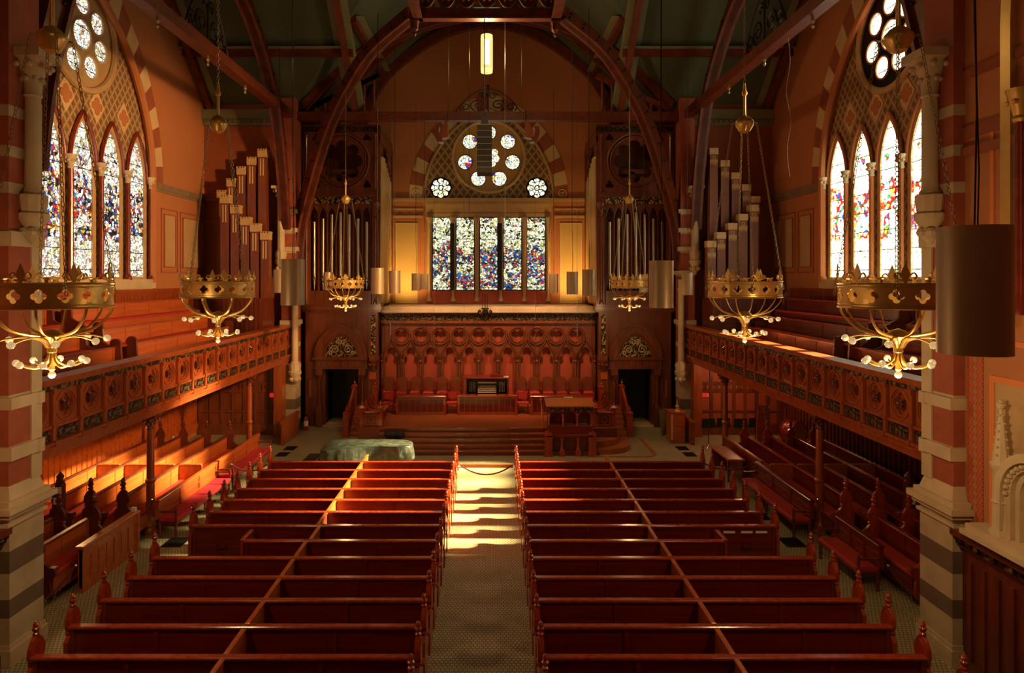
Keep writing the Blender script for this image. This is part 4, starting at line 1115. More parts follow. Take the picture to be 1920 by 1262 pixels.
# ================================================================== chancel: organ cases, arcade, stage and its furniture
for sx in (-1, 1):
    nm = LR[sx]
    oc = thing('organ_case', 'tall carved organ case with slender pipes and a tracery roundel, %s of the chancel' % nm, 'organ case', (sx*6.5, 30.5, 3.0))
    fr = lambda u,v,w,sx=sx: (sx*u, 29.3-w, v)
    def b(mb, name, mt, p=oc, **k): return mb.build(name, mt, p, world=True, **k)
    # carcass
    mb = MB(fr); mb.box(4.9,8.1,3.0,5.05,-.4,0); mb.box(4.9,8.1,5.05,13.1,-1.5,-1.2); b(mb, 'carcass', W['case'])
    mb = MB(fr); mb.box(4.75,8.2,5.05,5.15,-.1,.1); mb.box(4.7,8.25,5.15,5.3,-.4,.2); mb.box(4.75,8.2,5.3,5.4,-.4,.1); b(mb, 'lower_cornice', W['case'])
    mb = MB(fr); mb.box(5.2,7.95,5.4,6.0,-.3,0)
    for k in range(7): mb.plate(rect(5.36+k*.388,5.72+k*.388,5.5,5.95), [foil(5.54+k*.388,5.72,3,.07,.07,5)], 0,.03)
    b(mb, 'pipe_base', W['case'])
    mb = MB(fr)
    mb.plate(rect(5.2,7.95,5.95,9.85), [lancet(6.55+(k-3)*.388,6.0,9.3,.165,.4,6) for k in range(7)], -.12,-.02)
    b(mb, 'arcade_screen', W['case'])
    mb = MB(fr)
    for k in range(7): mb.tube([(a,bb,0) for a,bb in pointed(6.55+(k-3)*.388,9.3,.18,.42,7)], .018, 5)
    b(mb, 'arcade_moulding', W['case'])
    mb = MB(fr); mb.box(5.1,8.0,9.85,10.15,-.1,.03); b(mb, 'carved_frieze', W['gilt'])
    mb = MB(fr); mb.box(4.85,8.15,10.15,10.25,-.3,.1); mb.box(4.85,8.15,10.25,10.38,-.3,.05); b(mb, 'upper_cornice', W['case'])
    mb = MB(fr); cx, cz = 6.5, 11.75
    mb.plate(rect(5.15,7.95,10.38,13.05), [circ(cx,cz,1.16,40)] + [foil(cx+i*1.12,cz+j*1.05,3,.1,.1,5) for i in (-1,1) for j in (-1,1)], -.15,0)
    b(mb, 'roundel_panel', W['case'])
    mb = MB(fr); mb.tube([(a,bb,.0) for a,bb in circ(cx,cz,1.22,40)], .055, 8, True); mb.tube([(a,bb,.0) for a,bb in circ(cx,cz,1.08,40)], .035, 8, True)
    b(mb, 'roundel_ring', W['case'], smooth=True)
    mb = MB(fr); mb.plate(circ(cx,cz,1.15,40), [foil(cx,cz,8,.68,.27,6)], -.12,-.04); mb.box(cx-.72,cx+.72,cz-.5,cz-.28,-.6,-.5); mb.box(cx-.1,cx+.1,cz-1,cz-.4,-.6,-.5)
    b(mb, 'roundel_tracery', W['case'])
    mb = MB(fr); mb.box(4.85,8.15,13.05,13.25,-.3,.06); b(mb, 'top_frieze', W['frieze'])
    mb = MB(fr); mb.box(4.8,8.2,13.25,13.34,-.3,.12); b(mb, 'top_cornice', W['case'])
    for u0, u1 in ((4.85,5.15),(7.95,8.15)):
        mb = MB(fr); mb.box(u0,u1,5.4,13.05,-.3,.04); uc = (u0+u1)/2
        mb.lathe([(.1,0),(.1,.1),(.06,.2),(.055,3.8)], uc, 5.4, .06, 10, 'y'); mb.lathe([(.1,0),(.06,.15),(.05,2.4),(.1,2.5)], uc, 10.4, .06, 10, 'y')
        b(mb, 'corner_post', W['case'])
        mb = MB(fr); mb.lathe([(.07,0),(.09,.05),(.07,.1),(.12,.3),(.2,.5),(.21,.6)], uc, 9.3, .06, 10, 'y')
        for k in range(8): mb.ball((uc+.14*cos(k*pi/4), 9.65, .06+.14*sin(k*pi/4)), .06, 6)
        b(mb, 'post_capital', W['case'], smooth=True)
    # front pipes
    hs = [9.05,9.2,9.38,9.48,9.38,9.2,9.05]
    for k in range(7):
        mb = MB(); h = hs[k]-6.05
        mb.lathe([(.012,0),(.06,.45),(.07,.5),(.066,.52),(.066,h),(.05,h),(.05,h-.1)], sx*(6.55+(k-3)*.388), 29.32, 6.05, 14)
        p = b(mb, 'pipe', W['pipe'], smooth=True)
        mb = MB(); c = sx*(6.55+(k-3)*.388); mb.box(c-.03,c+.03,29.245,29.262,6.5,6.66); mb.ball((c,29.27,6.58),.05,6); mb.ball((c,29.27,6.4),.035,6)
        mb.build('mouth', W['case'], p, world=False) if False else mb.build('mouth', W['gilt'], oc, world=True)
    # side towards the chancel: gilded pipes in a carved frame
    fs = lambda u,v,w,sx=sx: (sx*(4.85-w), u, v)
    mb = MB(fs); mb.box(29.6,32.7,5.3,12.9,-.35,-.3); b(mb, 'side_backing', W['case'])
    mb = MB(fs); mb.box(29.3,29.55,5.3,12.9,-.3,.06); mb.box(32.55,32.8,5.3,12.9,-.3,.1); mb.box(29.3,32.8,12.6,13.2,-.3,.08); b(mb, 'side_frame', W['case'])
    mb = MB(fs); mb.strip([(29.55,11.9)]+list(reversed(pointed(31.05,11.4,1.5,1.2,8)))+[(32.55,11.9)], [(29.55,12.6)]*1+[(a,12.62) for a,_ in reversed(pointed(31.05,11.4,1.5,1.2,8))]+[(32.55,12.6)], -.1,.03); b(mb, 'side_arch', W['case'])
    for k in range(8):
        y = 29.75+k*.37; t = 12.15-.16*abs(k-1.5)
        mb = MB(); mb.lathe([(.02,0),(.14,.5),(.15,.55),(.15,t-5.35),(.13,t-5.35)], sx*4.9, y, 5.35, 12); b(mb, 'side_pipe', W['pipeg'], smooth=True)
    # doorway at the foot
    dr = sthing('door_%d' % (1 if sx < 0 else 2), (sx*6.5, 29.3, 0), 'dark doorway under a pointed carved tympanum')
    C = 6.5
    mb = MB(fr)
    mb.plate(rect(4.9,8.1,0,3.0), [rect(C-.74,C+.74,0.02,2.55)], -.5,0); b(mb, 'wall_panel', W['case'], dr)
    mb = MB(fr); mb.box(C-1.2,C+1.2,2.55,2.62,0,.16); mb.box(C-1.15,C+1.15,2.62,2.95,0,.12); mb.box(C-1.25,C+1.25,2.95,3.08,0,.2); b(mb, 'lintel', W['case'], dr)
    mb = MB(fr)
    for k in range(6): mb.strip(circ(C-.75+k*.3,2.78,.1,14), circ(C-.75+k*.3,2.78,.075,14), .12,.14, closed=True)
    b(mb, 'lintel_ring', W['gal'], dr)
    mb = MB(fr); mb.strip(pointed(C,3.08,1.08,1.36,12), pointed(C,3.08,.8,1.05,12), 0,.2); mb.strip(pointed(C,3.08,1.16,1.46,12), pointed(C,3.08,1.08,1.36,12), 0,.26); mb.strip(pointed(C,3.08,.8,1.05,12), pointed(C,3.08,.7,.93,12), 0,.1)
    b(mb, 'pointed_hood', W['case'], dr)
    mb = MB(fr); mb.prism([(C-.7,3.08),(C+.7,3.08)]+pointed(C,3.08,.7,.93,12), 0,.04); b(mb, 'tympanum', W['gilt'], dr)
    mb = MB(fr)
    for q in (-1,1):
        for (c0,c1,r0,tn) in ((.3,.3,.2,1.5),(.1,.62,.13,1.4),(.5,.14,.11,1.3)):
            mb.tube([(C+q*(c0+r0*(1-.8*t)*cos(t*tn*6.28)), 3.1+c1+r0*(1-.8*t)*sin(t*tn*6.28), .06) for t in [k/18 for k in range(19)]], .022, 5)
    b(mb, 'tympanum_scrolls', W['voul'], dr)
    for q in (-1,1):
        mb = MB(fr); u = C+q*.95
        mb.box(u-.14,u+.14,0,.9,0,.24); mb.lathe([(.11,0),(.07,.1),(.065,1.1),(.1,1.2)], u, .9, .13, 10, 'y'); mb.box(u-.16,u+.16,2.3,2.55,0,.22)
        mb.lathe([(.08,0),(.1,.05),(.16,.2)], u, 2.1, .13, 10, 'y')
        b(mb, 'jamb_column', W['case'], dr)
    mb = MB(fr); mb.box(C-.9,C+.9,0.0,2.7,-1.9,-1.8); mb.box(C-.92,C-.85,0,2.7,-1.8,-.5); mb.box(C+.85,C+.92,0,2.7,-1.8,-.5); mb.box(C-.92,C+.92,2.65,2.7,-1.8,-.5); b(mb, 'passage', W['black'], dr)  # black walls stand for the darkness inside the doorway
    mb = MB(fr); mb.box(C-.8,C+.8,0,.07,-.6,.12); b(mb, 'threshold', W['tan'], dr)
    # carved pilaster beside the arcade
    mb = MB(fr); mb.box(4.88,5.28,3.1,5.05,0,.1); mb.box(4.85,5.3,0,2.5,0,.12); struct(b(mb, 'trim_pilaster_'+nm, W['case'], None))
    mb = MB(fr); mb.box(4.98,5.18,3.2,4.95,.1,.13); struct(b(mb, 'trim_gilt_strip_'+nm, W['gilt'], None))
    mb = MB(fr); mb.box(4.82,5.32,2.95,3.1,0,.2); mb.lathe([(.12,0),(.14,.1),(.22,.35),(.26,.45)], 5.08, 2.5, .1, 8, 'y')
    for k in range(6): mb.ball((5.08+.18*cos(k), 2.75, .12+.16*sin(k)), .07, 6)
    struct(b(mb, 'trim_pilaster_capital_'+nm, W['case'], None))
    mb = MB(fr); mb.box(4.95,5.25,2.1,2.42,.12,.16); o = b(mb, 'reflection_panel', W['orange'], None); tag(o, 'small orange panel standing for lamp light on the pilaster %s of the arcade' % nm, 'board')  # orange panel stands for lamp light reflected on the pilaster

# arcade behind the choir seats
ar = thing('arcade_screen', 'carved oak arcade screen with ogee arches and roundels across the chancel', 'arcade', (0, 30.2, .75))
fa = lambda u,v,w: (u, 30.2-w, v)
AC = [k*.885 for k in range(-5,6)]
def b(mb, name, mt, p=ar, **k): return mb.build(name, mt, p, world=True, **k)
mb = MB(fa); mb.box(-4.88,4.88,.0,5.0,-.34,-.28); b(mb, 'red_backing', W['redwall'])
def head(c):
    r = [(c-.3,.8),(c+.3,.8),(c+.3,2.9)]
    r += [(c+.24,2.98),(c+.15,3.0)]
    r += [(c+.15+.0,3.05)] + [(c+.19*cos(t), 3.2+.2*sin(t)) for t in [k*pi/10-.25 for k in range(13)] if -.3 < t < pi+.3] + [(c-.15,3.05)]
    r += [(c-.15,3.0),(c-.24,2.98),(c-.3,2.9)]
    return r
mb = MB(fa)
rd = [AC[0]-.4425+.885*k for k in range(12)]
mb.plate(rect(-4.88,4.88,.75,4.5), [head(c) for c in AC] + [foil(c,3.93,3,.15,.155,6,-pi/2) for c in rd[1:-1]], -.14,-.04)
b(mb, 'arch_plate', W['case'])
for c in AC:
    mb = MB(fa)
    for r in (.035,):
        for off, w in ((0,.02),(.06,.0)):
            og = spline([(.40-off,2.95),(.38-off,3.15),(.24-off*.8,3.42),(.08,3.62),(.0,3.86-off)], 4)
            for q in (-1,1): mb.tube([(c+q*a, z, w) for a,z in og], r*.8, 6)
    b(mb, 'ogee_moulding', W['case'], smooth=True)
for c in rd[1:-1]:
    mb = MB(fa); mb.tube([(a,z,.0) for a,z in circ(c,3.93,.39,24)], .04, 6, True); mb.tube([(a,z,-.03) for a,z in circ(c,3.93,.31,24)], .025, 6, True); b(mb, 'roundel_moulding', W['case'], smooth=True)
for c in rd:
    mb = MB(fa); mb.lathe([(.08,0),(.08,.1),(.055,.16),(.05,1.95),(.09,2.0),(.06,2.08),(.12,2.25),(.13,2.32)], c, .75, .0, 8, 'y'); b(mb, 'colonnette', W['case'], smooth=True)
mb = MB(fa); mb.box(-4.88,4.88,4.5,4.62,-.2,.08); mb.box(-4.88,4.88,4.95,5.02,-.2,.2); b(mb, 'cornice', W['case'])
mb = MB(fa); mb.box(-4.88,4.88,4.62,4.95,-.2,.04); b(mb, 'frieze', W['frieze'])

# stage and steps
m = MB(); m.box(-5.0,5.0,25.6,30.45,0,.75); struct(m.build('floor_stage', W['stage']))
m = MB(); m.box(-4.83,4.83,29.0,30.3,.75,.95); struct(m.build('floor_choir_riser', W['stage']))
for k in range(4):
    m = MB(); m.box(-4.15,4.15,24.46+k*.285,25.6,k*.15,(k+1)*.15); struct(m.build('floor_step_%d' % (k+1), W['pew' if False else 'stage']))
m = MB()
for k in range(5): m.box(-4.15,4.15,24.452+k*.285,24.462+k*.285,k*.15,(k+1)*.15-.02)
struct(m.build('trim_step_risers', W['dark']))
for k in range(5):
    for x in (-1.05,1.05):
        m = MB(); m.box(x-.14,x+.14,24.47+k*.285,24.5+k*.285,(k+1)*.15,(k+1)*.15+.006); struct(m.build('trim_step_mark', W['paper']))
for sx in (-1,1):
    m = MB(); x0,x1 = sorted((sx*4.15,sx*5.0)); m.box(x0,x1,25.5,25.62,0,.76); struct(m.build('trim_stage_front_'+LR[sx], W['pew']))
def rounded(x0, x1, y0, y1, r, n=8):
    return [(x0,y1),(x0,y0)] + [(x1-r+r*sin(t), y0+r-r*cos(t)) for t in [k*pi/2/n for k in range(n+1)]] + [(x1,y1)]
for k, (x1, y0, z0, z1) in enumerate(((5.5,24.55,0,.2),(5.15,24.85,.2,.42))):
    m = MB(); m.prism(rounded(3.5,x1,y0,26.5,1.1), z0, z1); struct(m.build('floor_curved_step_%d' % (k+1), W['stage']))
m = MB(); A = rounded(3.9,6.3,24.2,27.0,.5); B = rounded(3.9,6.18,24.3,27.0,.5); m.strip(A[1:],B[1:],0,.02); struct(m.build('trim_floor_border', W['stage']))

def newel(parent, x, y, z, h, w=.09):
    mb = MB(); mb.box(x-w,x+w,y-w,y+w,z,z+h); mb.box(x-w-.02,x+w+.02,y-w-.02,y+w+.02,z+h*.72,z+h*.78)
    n = mb.build('newel_post', W['pewend'], parent)
    mb = MB()
    mb.add([(x-w-.035,y-w-.035,z+h),(x+w+.035,y-w-.035,z+h),(x+w+.035,y+w+.035,z+h),(x-w-.035,y+w+.035,z+h),(x,y,z+h+.12)], [(3,2,1,0),(0,1,4),(1,2,4),(2,3,4),(3,0,4)])
    mb.lathe([(.02,0),(.03,.04),(.055,.08),(.03,.12),(.035,.16),(.004,.24)], x, y, z+h+.06, 8)
    mb.build('newel_finial', W['pewend'], n)
for sx in (-1,1):
    nm = LR[sx]
    st = thing('side_stair', 'small stair with newel posts rising beside the %s end of the stage' % nm, 'stair', (sx*5.4, 27.3, 0))
    mb = MB()
    for k in range(6): mb.box(-.38,.38,.1+k*.26,2.0,k*.16,(k+1)*.16)
    mb.build('steps', W['stage'], st)
    mb = MB(); x = sx*.45
    mb.prism([(0,0),(0,.8),(1.6,1.75),(1.6,0)], x-.04, x+.04, 'yz'); mb.build('side_panel', W['pew'], st)
    mb = MB(); mb.tube([(x,0,.86),(x,1.6,1.82)], .07, 8); mb.build('handrail', W['pewend'], st)
    newel(st, x, 0, 0, 1.0, .11); newel(st, x, 1.65, 0, 1.85, .11); newel(st, -x, 1.65, .75, 1.05, .1)
    cs = thing('choir_stall_front', 'panelled choir stall desk with two newels at the %s front corner of the stage' % nm, 'choir stall', (sx*4.55, 25.85, .75))
    mb = MB(); mb.box(-.34,.34,-.03,.03,0,.55); mb.build('panel', W['pew'], cs)
    mb = MB(); mb.strip(rect(-.2,.2,.1,.45), rect(-.26,.26,.05,.5), -.05,-.03,'xz',closed=True); mb.plate(circ(0,.28,.14,20),[foil(0,.28,4,.06,.055,5)],-.045,-.03,'xz'); mb.build('tracery', W['gal'], cs)
    mb = MB(); mb.bev(-.36,.36,-.1,.28,.55,.6,.01); mb.build('desk_top', W['pewend'], cs)
    newel(cs, -.36, 0, 0, .75, .08); newel(cs, .36, 0, 0, .75, .08)
    for k in range(3):
        ch = thing('stall_chair', 'folding stall seat with curved back, %s behind the %s choir stall desk' % (('first','second','third')[k], nm), 'chair', (sx*4.6, 26.42+k*.55, .75), sx*pi/2, 'stall seats beside the stage')
        mb = MB(); mb.box(-.23,.23,0,.42,.42,.47); mb.build('seat', W['redsat'] if sx > 0 else W['orange'], ch)  # left seats are orange, the warm light put into their colour
        mb = MB(); A = [(-.25+.06*sin(t*3),.4+t*.55) for t in [j/6 for j in range(7)]]; mb.strip(A, [(a+.04,z) for a,z in A], -.23,.23,'yz'); mb.build('back', W['pew'], ch)
        for q in (-1,1):
            mb = MB(); P = spline([(-.2,1.0),(-.16,.8),(0,.62),(.3,.52),(.38,.4),(.36,0)], 3); mb.strip(P, [(a-.07,z-.03) for a,z in P], q*.25-.025, q*.25+.025, 'yz'); mb.build('side', W['pewend'], ch)
        freeze(ch)
# choir seats against the arcade
def choir_chair():
    r = thing('choir_chair', '', 'chair')
    mb = MB(); mb.prism([(-.24,.35),(.24,.35),(.25,1.0)]+[(.25*cos(t),1.0+.16*sin(t)) for t in [k*pi/8 for k in range(1,8)]]+[(-.25,1.0)], .0,.05,'xz'); mb.build('back', W['case'], r)
    mb = MB(); mb.bev(-.24,.24,-.42,0,.44,.52,.02); mb.build('seat', W['redsat'], r)
    mb = MB(); mb.box(-.22,.22,-.4,-.36,.2,.44); mb.build('apron', W['redsat'], r)
    for q in (-1,1):
        mb = MB(); mb.box(q*.26-.025,q*.26+.025,-.42,.02,.6,.65); mb.box(q*.26-.025,q*.26+.025,-.42,-.36,0,.6); mb.box(q*.26-.025,q*.26+.025,-.04,.02,0,.95); mb.build('arm', W['pew'], r)
    return freeze(r)
p = choir_chair(); first = True
for sx in (-1,1):
    for k in range(6):
        o = p if first else dup(p); first = False
        o.location = (sx*(1.48+k*.6), 29.9, .95)
        o['label'] = 'arched choir seat along the arcade, %s seat %s of the organ console' % (OD[k], LR[sx]); o['group'] = 'choir seats along the arcade'
def red_chair():
    r = thing('red_chair', '', 'chair')
    mb = MB(); mb.bev(-.24,.24,-.22,.22,.42,.48,.015); mb.build('seat', W['redsat'], r)
    mb = MB(); mb.box(-.23,.23,.2,.24,.6,.88); mb.build('back', W['redsat'], r)
    for x in (-.21,.21):
        for y in (-.19,.22): mb = MB(); mb.box(x-.02,x+.02,y-.02,y+.02,0,.42 if y < 0 else .86); mb.build('leg', W['dark'], r)
    return freeze(r)
p = red_chair()
for k, (x, lab) in enumerate(((-4.3,'at the left end of the left choir desk'),(-1.55,'between the left choir desk and the organ console'),(1.5,'between the organ console and the right choir desk'))):
    o = p if k == 0 else dup(p)
    o.location = (x, 28.5, .75); o['label'] = 'red seated chair ' + lab; o['group'] = 'red chairs on the stage'
def choir_desk(label, x0, x1, h=.78, lamp=False):
    r = thing('choir_desk', label, 'desk', ((x0+x1)/2, 28.1, .75)); a = (x1-x0)/2
    mb = MB(); mb.box(-a,a,0,.04,.08,h); mb.build('panel', W['pew'], r)
    mb = MB(); mb.box(-a,a,-.03,.05,.0,.12); mb.box(-a,a,-.03,.05,h-.14,h-.02)
    n = max(5, int(2*a/.23))
    for k in range(n+1): mb.box(-a-.01+2*a*k/n,-a+.02+2*a*k/n,-.025,0,.1,h-.1)
    mb.build('batten', W['gal'], r)
    mb = MB(); mb.bev(-a-.06,a+.06,-.09,.3,h-.02,h+.03,.01); mb.build('desk_top', W['pewend'], r)
    for q in (-1,1): mb = MB(); mb.box(q*a-.05,q*a+.05,-.06,.06,0,h+.04); mb.ball((q*a,0,h+.07),.04,6); mb.build('post', W['pewend'], r)
    return r
choir_desk('panelled mahogany choir desk at the left of the organ console', -3.85, -1.85)
choir_desk('panelled mahogany choir desk at the right of the organ console, behind the pulpit', 1.85, 4.05)
choir_desk('panelled mahogany screen in front of the organ console', -1.25, 1.2, .80)
con = thing('organ_console', 'organ console with four white keyboards and knobs in dark jambs', 'organ console', (-.05, 29.0, .75))
mb = MB(); mb.box(-.95,.95,.1,.5,0,1.45); mb.box(-.95,-.88,-.45,.5,0,1.45); mb.box(.88,.95,-.45,.5,0,1.45); mb.bev(-1.0,1.0,-.35,.55,1.45,1.5,.01); mb.build('case', W['pew'], con)
mb = MB(); mb.box(-.88,.88,.0,.1,.3,1.45); mb.build('jamb_board', W['black'], con)
for k in range(4):
    mb = MB(); y = -.42+k*.11; z = .86+k*.07; mb.box(-.4,.4,y,y+.13,z,z+.03)
    kb = mb.build('keyboard', W['key'], con)
    mb = MB()
    for j in range(24): mb.box(-.385+j*.0325,-.372+j*.0325,y+.06,y+.13,z+.03,z+.042)
    mb.build('black_keys', W['black'], kb)
mb = MB(); mb.box(-.4,.4,-.03,.0,1.2,1.26); mb.build('coupler_rail', W['key'], con)
kd = None
for q in (-1,1):
    for i in range(4):
        for j in range(8):
            if kd is None: mb = MB(); mb.ball((0,0,0), .021, 6); o = mb.build('stop_knob', W['paper'], con); kd = o.data
            else: o = bpy.data.objects.new('stop_knob', kd); COL.objects.link(o); o.parent = con
            o.location = (q*(.54+i*.07), -.02, .84+j*.055+.027*(i%2))
mb = MB(); mb.box(-.45,.45,-.1,.0,1.30,1.33); mb.prism([(-.05,1.33),(.0,1.44),(.02,1.44),(-.02,1.33)],-.4,.4,'yz'); mb.build('music_desk', W['dark'], con)
mb = MB(); mb.box(-.25,.25,-.16,.16,0,.09); o = mb.build('red_book', W['pew']); o.location = (.35,28.95,2.255); o.rotation_euler = (0,0,.1); tag(o, 'thick dark red book lying on top of the organ console', 'book')
mb = MB(); mb.box(-.1,.1,-.07,.07,0,.02); mb.add([(-.12,-.05,.02),(.1,-.08,.03),(.12,.06,.05),(-.1,.07,.02)], [(0,1,2,3)]); o = mb.build('loose_papers', W['paper']); o.location = (.78,28.78,2.255); tag(o, 'crumpled white papers on the right corner of the organ console', 'paper')

# pulpit
pu = thing('pulpit', 'large carved mahogany pulpit with arcaded front and slanted orange top', 'pulpit', (3.05, 24.7, 0))
mb = MB(); mb.box(-.88,.88,-.28,.3,0,.16); mb.box(-.72,.72,-.12,.3,.16,.95); mb.build('base', W['dark'], pu)
for x in (-.8,.8):
    mb = MB(); mb.box(x-.13,x+.13,-.42,-.1,0,.78); mb.box(x-.16,x+.16,-.45,-.07,0,.14); mb.box(x-.15,x+.15,-.44,-.08,.3,.36); mb.box(x-.15,x+.15,-.44,-.08,.62,.72)
    mb.add([(x-.15,-.44,.78),(x+.15,-.44,.78),(x+.15,-.08,.78),(x-.15,-.08,.78),(x,-.26,1.0)], [(3,2,1,0),(0,1,4),(1,2,4),(2,3,4),(3,0,4)])
    for q in range(4): mb.ball((x+.12*cos(q*pi/2+.8), -.26+.14*sin(q*pi/2+.8), .84), .05, 6)
    mb.build('corner_post', W['pewend'], pu)
for x in (-.3,.3):
    mb = MB(); mb.box(x-.1,x+.1,-.4,-.2,0,.24); mb.lathe([(.09,.24),(.05,.3),(.05,.52),(.06,.55),(.1,.66),(.12,.7)], x, -.3, 0, 10); mb.build('baluster', W['pewend'], pu, smooth=True)
mb = MB(); mb.box(-.85,.85,-.42,.35,.72,.8); mb.box(-.8,.8,-.36,.35,.8,1.06); mb.box(-.86,.86,-.42,.35,1.06,1.14); mb.build('middle_moulding', W['pew'], pu)
mb = MB(); mb.plate(rect(-.8,.8,1.14,1.66), [lancet(c,1.18,1.42,.21,.2,6) for c in (-.52,0,.52)], -.36,-.26,'xz'); mb.box(-.8,.8,.0,.05,1.14,1.66); mb.box(-.8,-.75,-.3,.3,1.14,1.66); mb.box(.75,.8,-.3,.3,1.14,1.66); mb.build('arcaded_panel', W['pew'], pu)
for x in (-.78,-.26,.26,.78):
    mb = MB(); mb.lathe([(.05,0),(.03,.06),(.028,.3),(.05,.36),(.06,.42)], x, -.39, 1.14, 8); mb.build('colonnette', W['pewend'], pu, smooth=True)
mb = MB(); mb.box(-.84,.84,-.42,.35,1.66,1.84); mb.build('carved_cornice', W['bronze'], pu)
mb = MB(); mb.add([(-.9,-.5,1.84),(.9,-.5,1.84),(.9,.42,1.98),(-.9,.42,1.98),(-.9,-.5,1.88),(.9,-.5,1.88),(.9,.42,2.02),(-.9,.42,2.02)], [(3,2,1,0),(4,5,6,7),(0,1,5,4),(1,2,6,5),(2,3,7,6),(3,0,4,7)]); mb.build('reading_top', W['orange'], pu)
for q in (-1,1):
    mb = MB(); mb.tube([(q*1.0,.9,1.85),(q*.96,-.1,1.0)], .035, 7); mb.ball((q*1.0,.9,1.87),.05,8); mb.build('stair_rail', W['pewend'], pu)
dk = thing('reading_desk', 'small red topped desk with papers behind the pulpit', 'desk', (3.2, 26.6, .75))
mb = MB(); mb.bev(-.55,.55,-.28,.28,.9,.96,.01); mb.build('desk_top', W['pewend'], dk)
mb = MB(); mb.box(-.42,.42,-.18,.18,.72,.9); mb.build('apron', W['dark'], dk)
for x in (-.38,.38):
    for y in (-.15,.15): mb = MB(); mb.box(x-.03,x+.03,y-.03,y+.03,0,.72); mb.build('leg', W['dark'], dk)
mb = MB(); mb.box(-.17,.17,-.1,.1,0,.06); o = mb.build('white_papers', W['paper']); o.location = (3.25,26.6,1.71); tag(o, 'stack of white papers on the small desk behind the pulpit', 'papers')

# covered grand piano
pn = thing('grand_piano', 'grand piano under a dark green quilted cover left of the stage steps', 'piano', (-4.0, 22.45, 0))
ol = spline([(-1.45,.68),(-1.45,-.72),(-.9,-.78),(-.45,-.62),(0,-.35),(.5,-.28),(1.0,-.34),(1.36,-.2),(1.45,.1),(1.38,.4),(1.1,.62),(.5,.7),(-.5,.72),(-1.45,.68)], 6)[:-1]
mb = MB(); n = len(ol); rows = [(1.0,.92,0),(1.012,.90,.0),(1.02,.78,.4),(1.03,.6,.9),(1.035,.42,1.2)]
vs = []
for f, z, a in rows:
    for i, (x, y) in enumerate(ol):
        wv = 1 + a*.03*sin(i*2.1)*((i%3)/2+.5); vs.append((x*f*wv, y*f*wv, z + .012*a*sin(i*.9)))
fs = [tuple(range(n))] + [(r*n+i, r*n+(i+1)%n, (r+1)*n+(i+1)%n, (r+1)*n+i) for r in range(len(rows)-1) for i in range(n)]
mb.add(vs, fs); mb.build('cover', W['cover'], pn, smooth=True, ang=60)
mb = MB(); mb.prism([(a*.96,c*.96) for a,c in ol], .5,.88); mb.build('body', W['black'], pn)
for x, y in ((-1.2,.4),(-1.2,-.5),(1.15,.15)):
    mb = MB(); mb.lathe([(.04,0),(.045,.06),(.06,.1),(.08,.5)], x, y, 0, 8); mb.build('leg', W['black'], pn)
bn = thing('piano_bench', 'low dark piano bench at the keyboard end of the covered piano', 'bench', (-5.95, 22.5, 0))
mb = MB(); mb.bev(-.2,.2,-.4,.4,.4,.5,.03); mb.build('seat', W['black'], bn)
for x in (-.15,.15):
    for y in (-.33,.33): mb = MB(); mb.box(x-.025,x+.025,y-.025,y+.025,0,.4); mb.build('leg', W['black'], bn)
bg = thing('black_bag', 'rumpled black bag on the floor at the stage front behind the piano', 'bag', (-3.55, 25.3, .0))
mb = MB()
for k in range(7): mb.ball((-.22+.075*k, .02*sin(k*2), .2+.03*sin(k*1.7)), .15+.03*cos(k*3), 8, .9)
mb.build('sack', W['black'], bg, smooth=True); bg.location = (-3.55,25.2,.42)
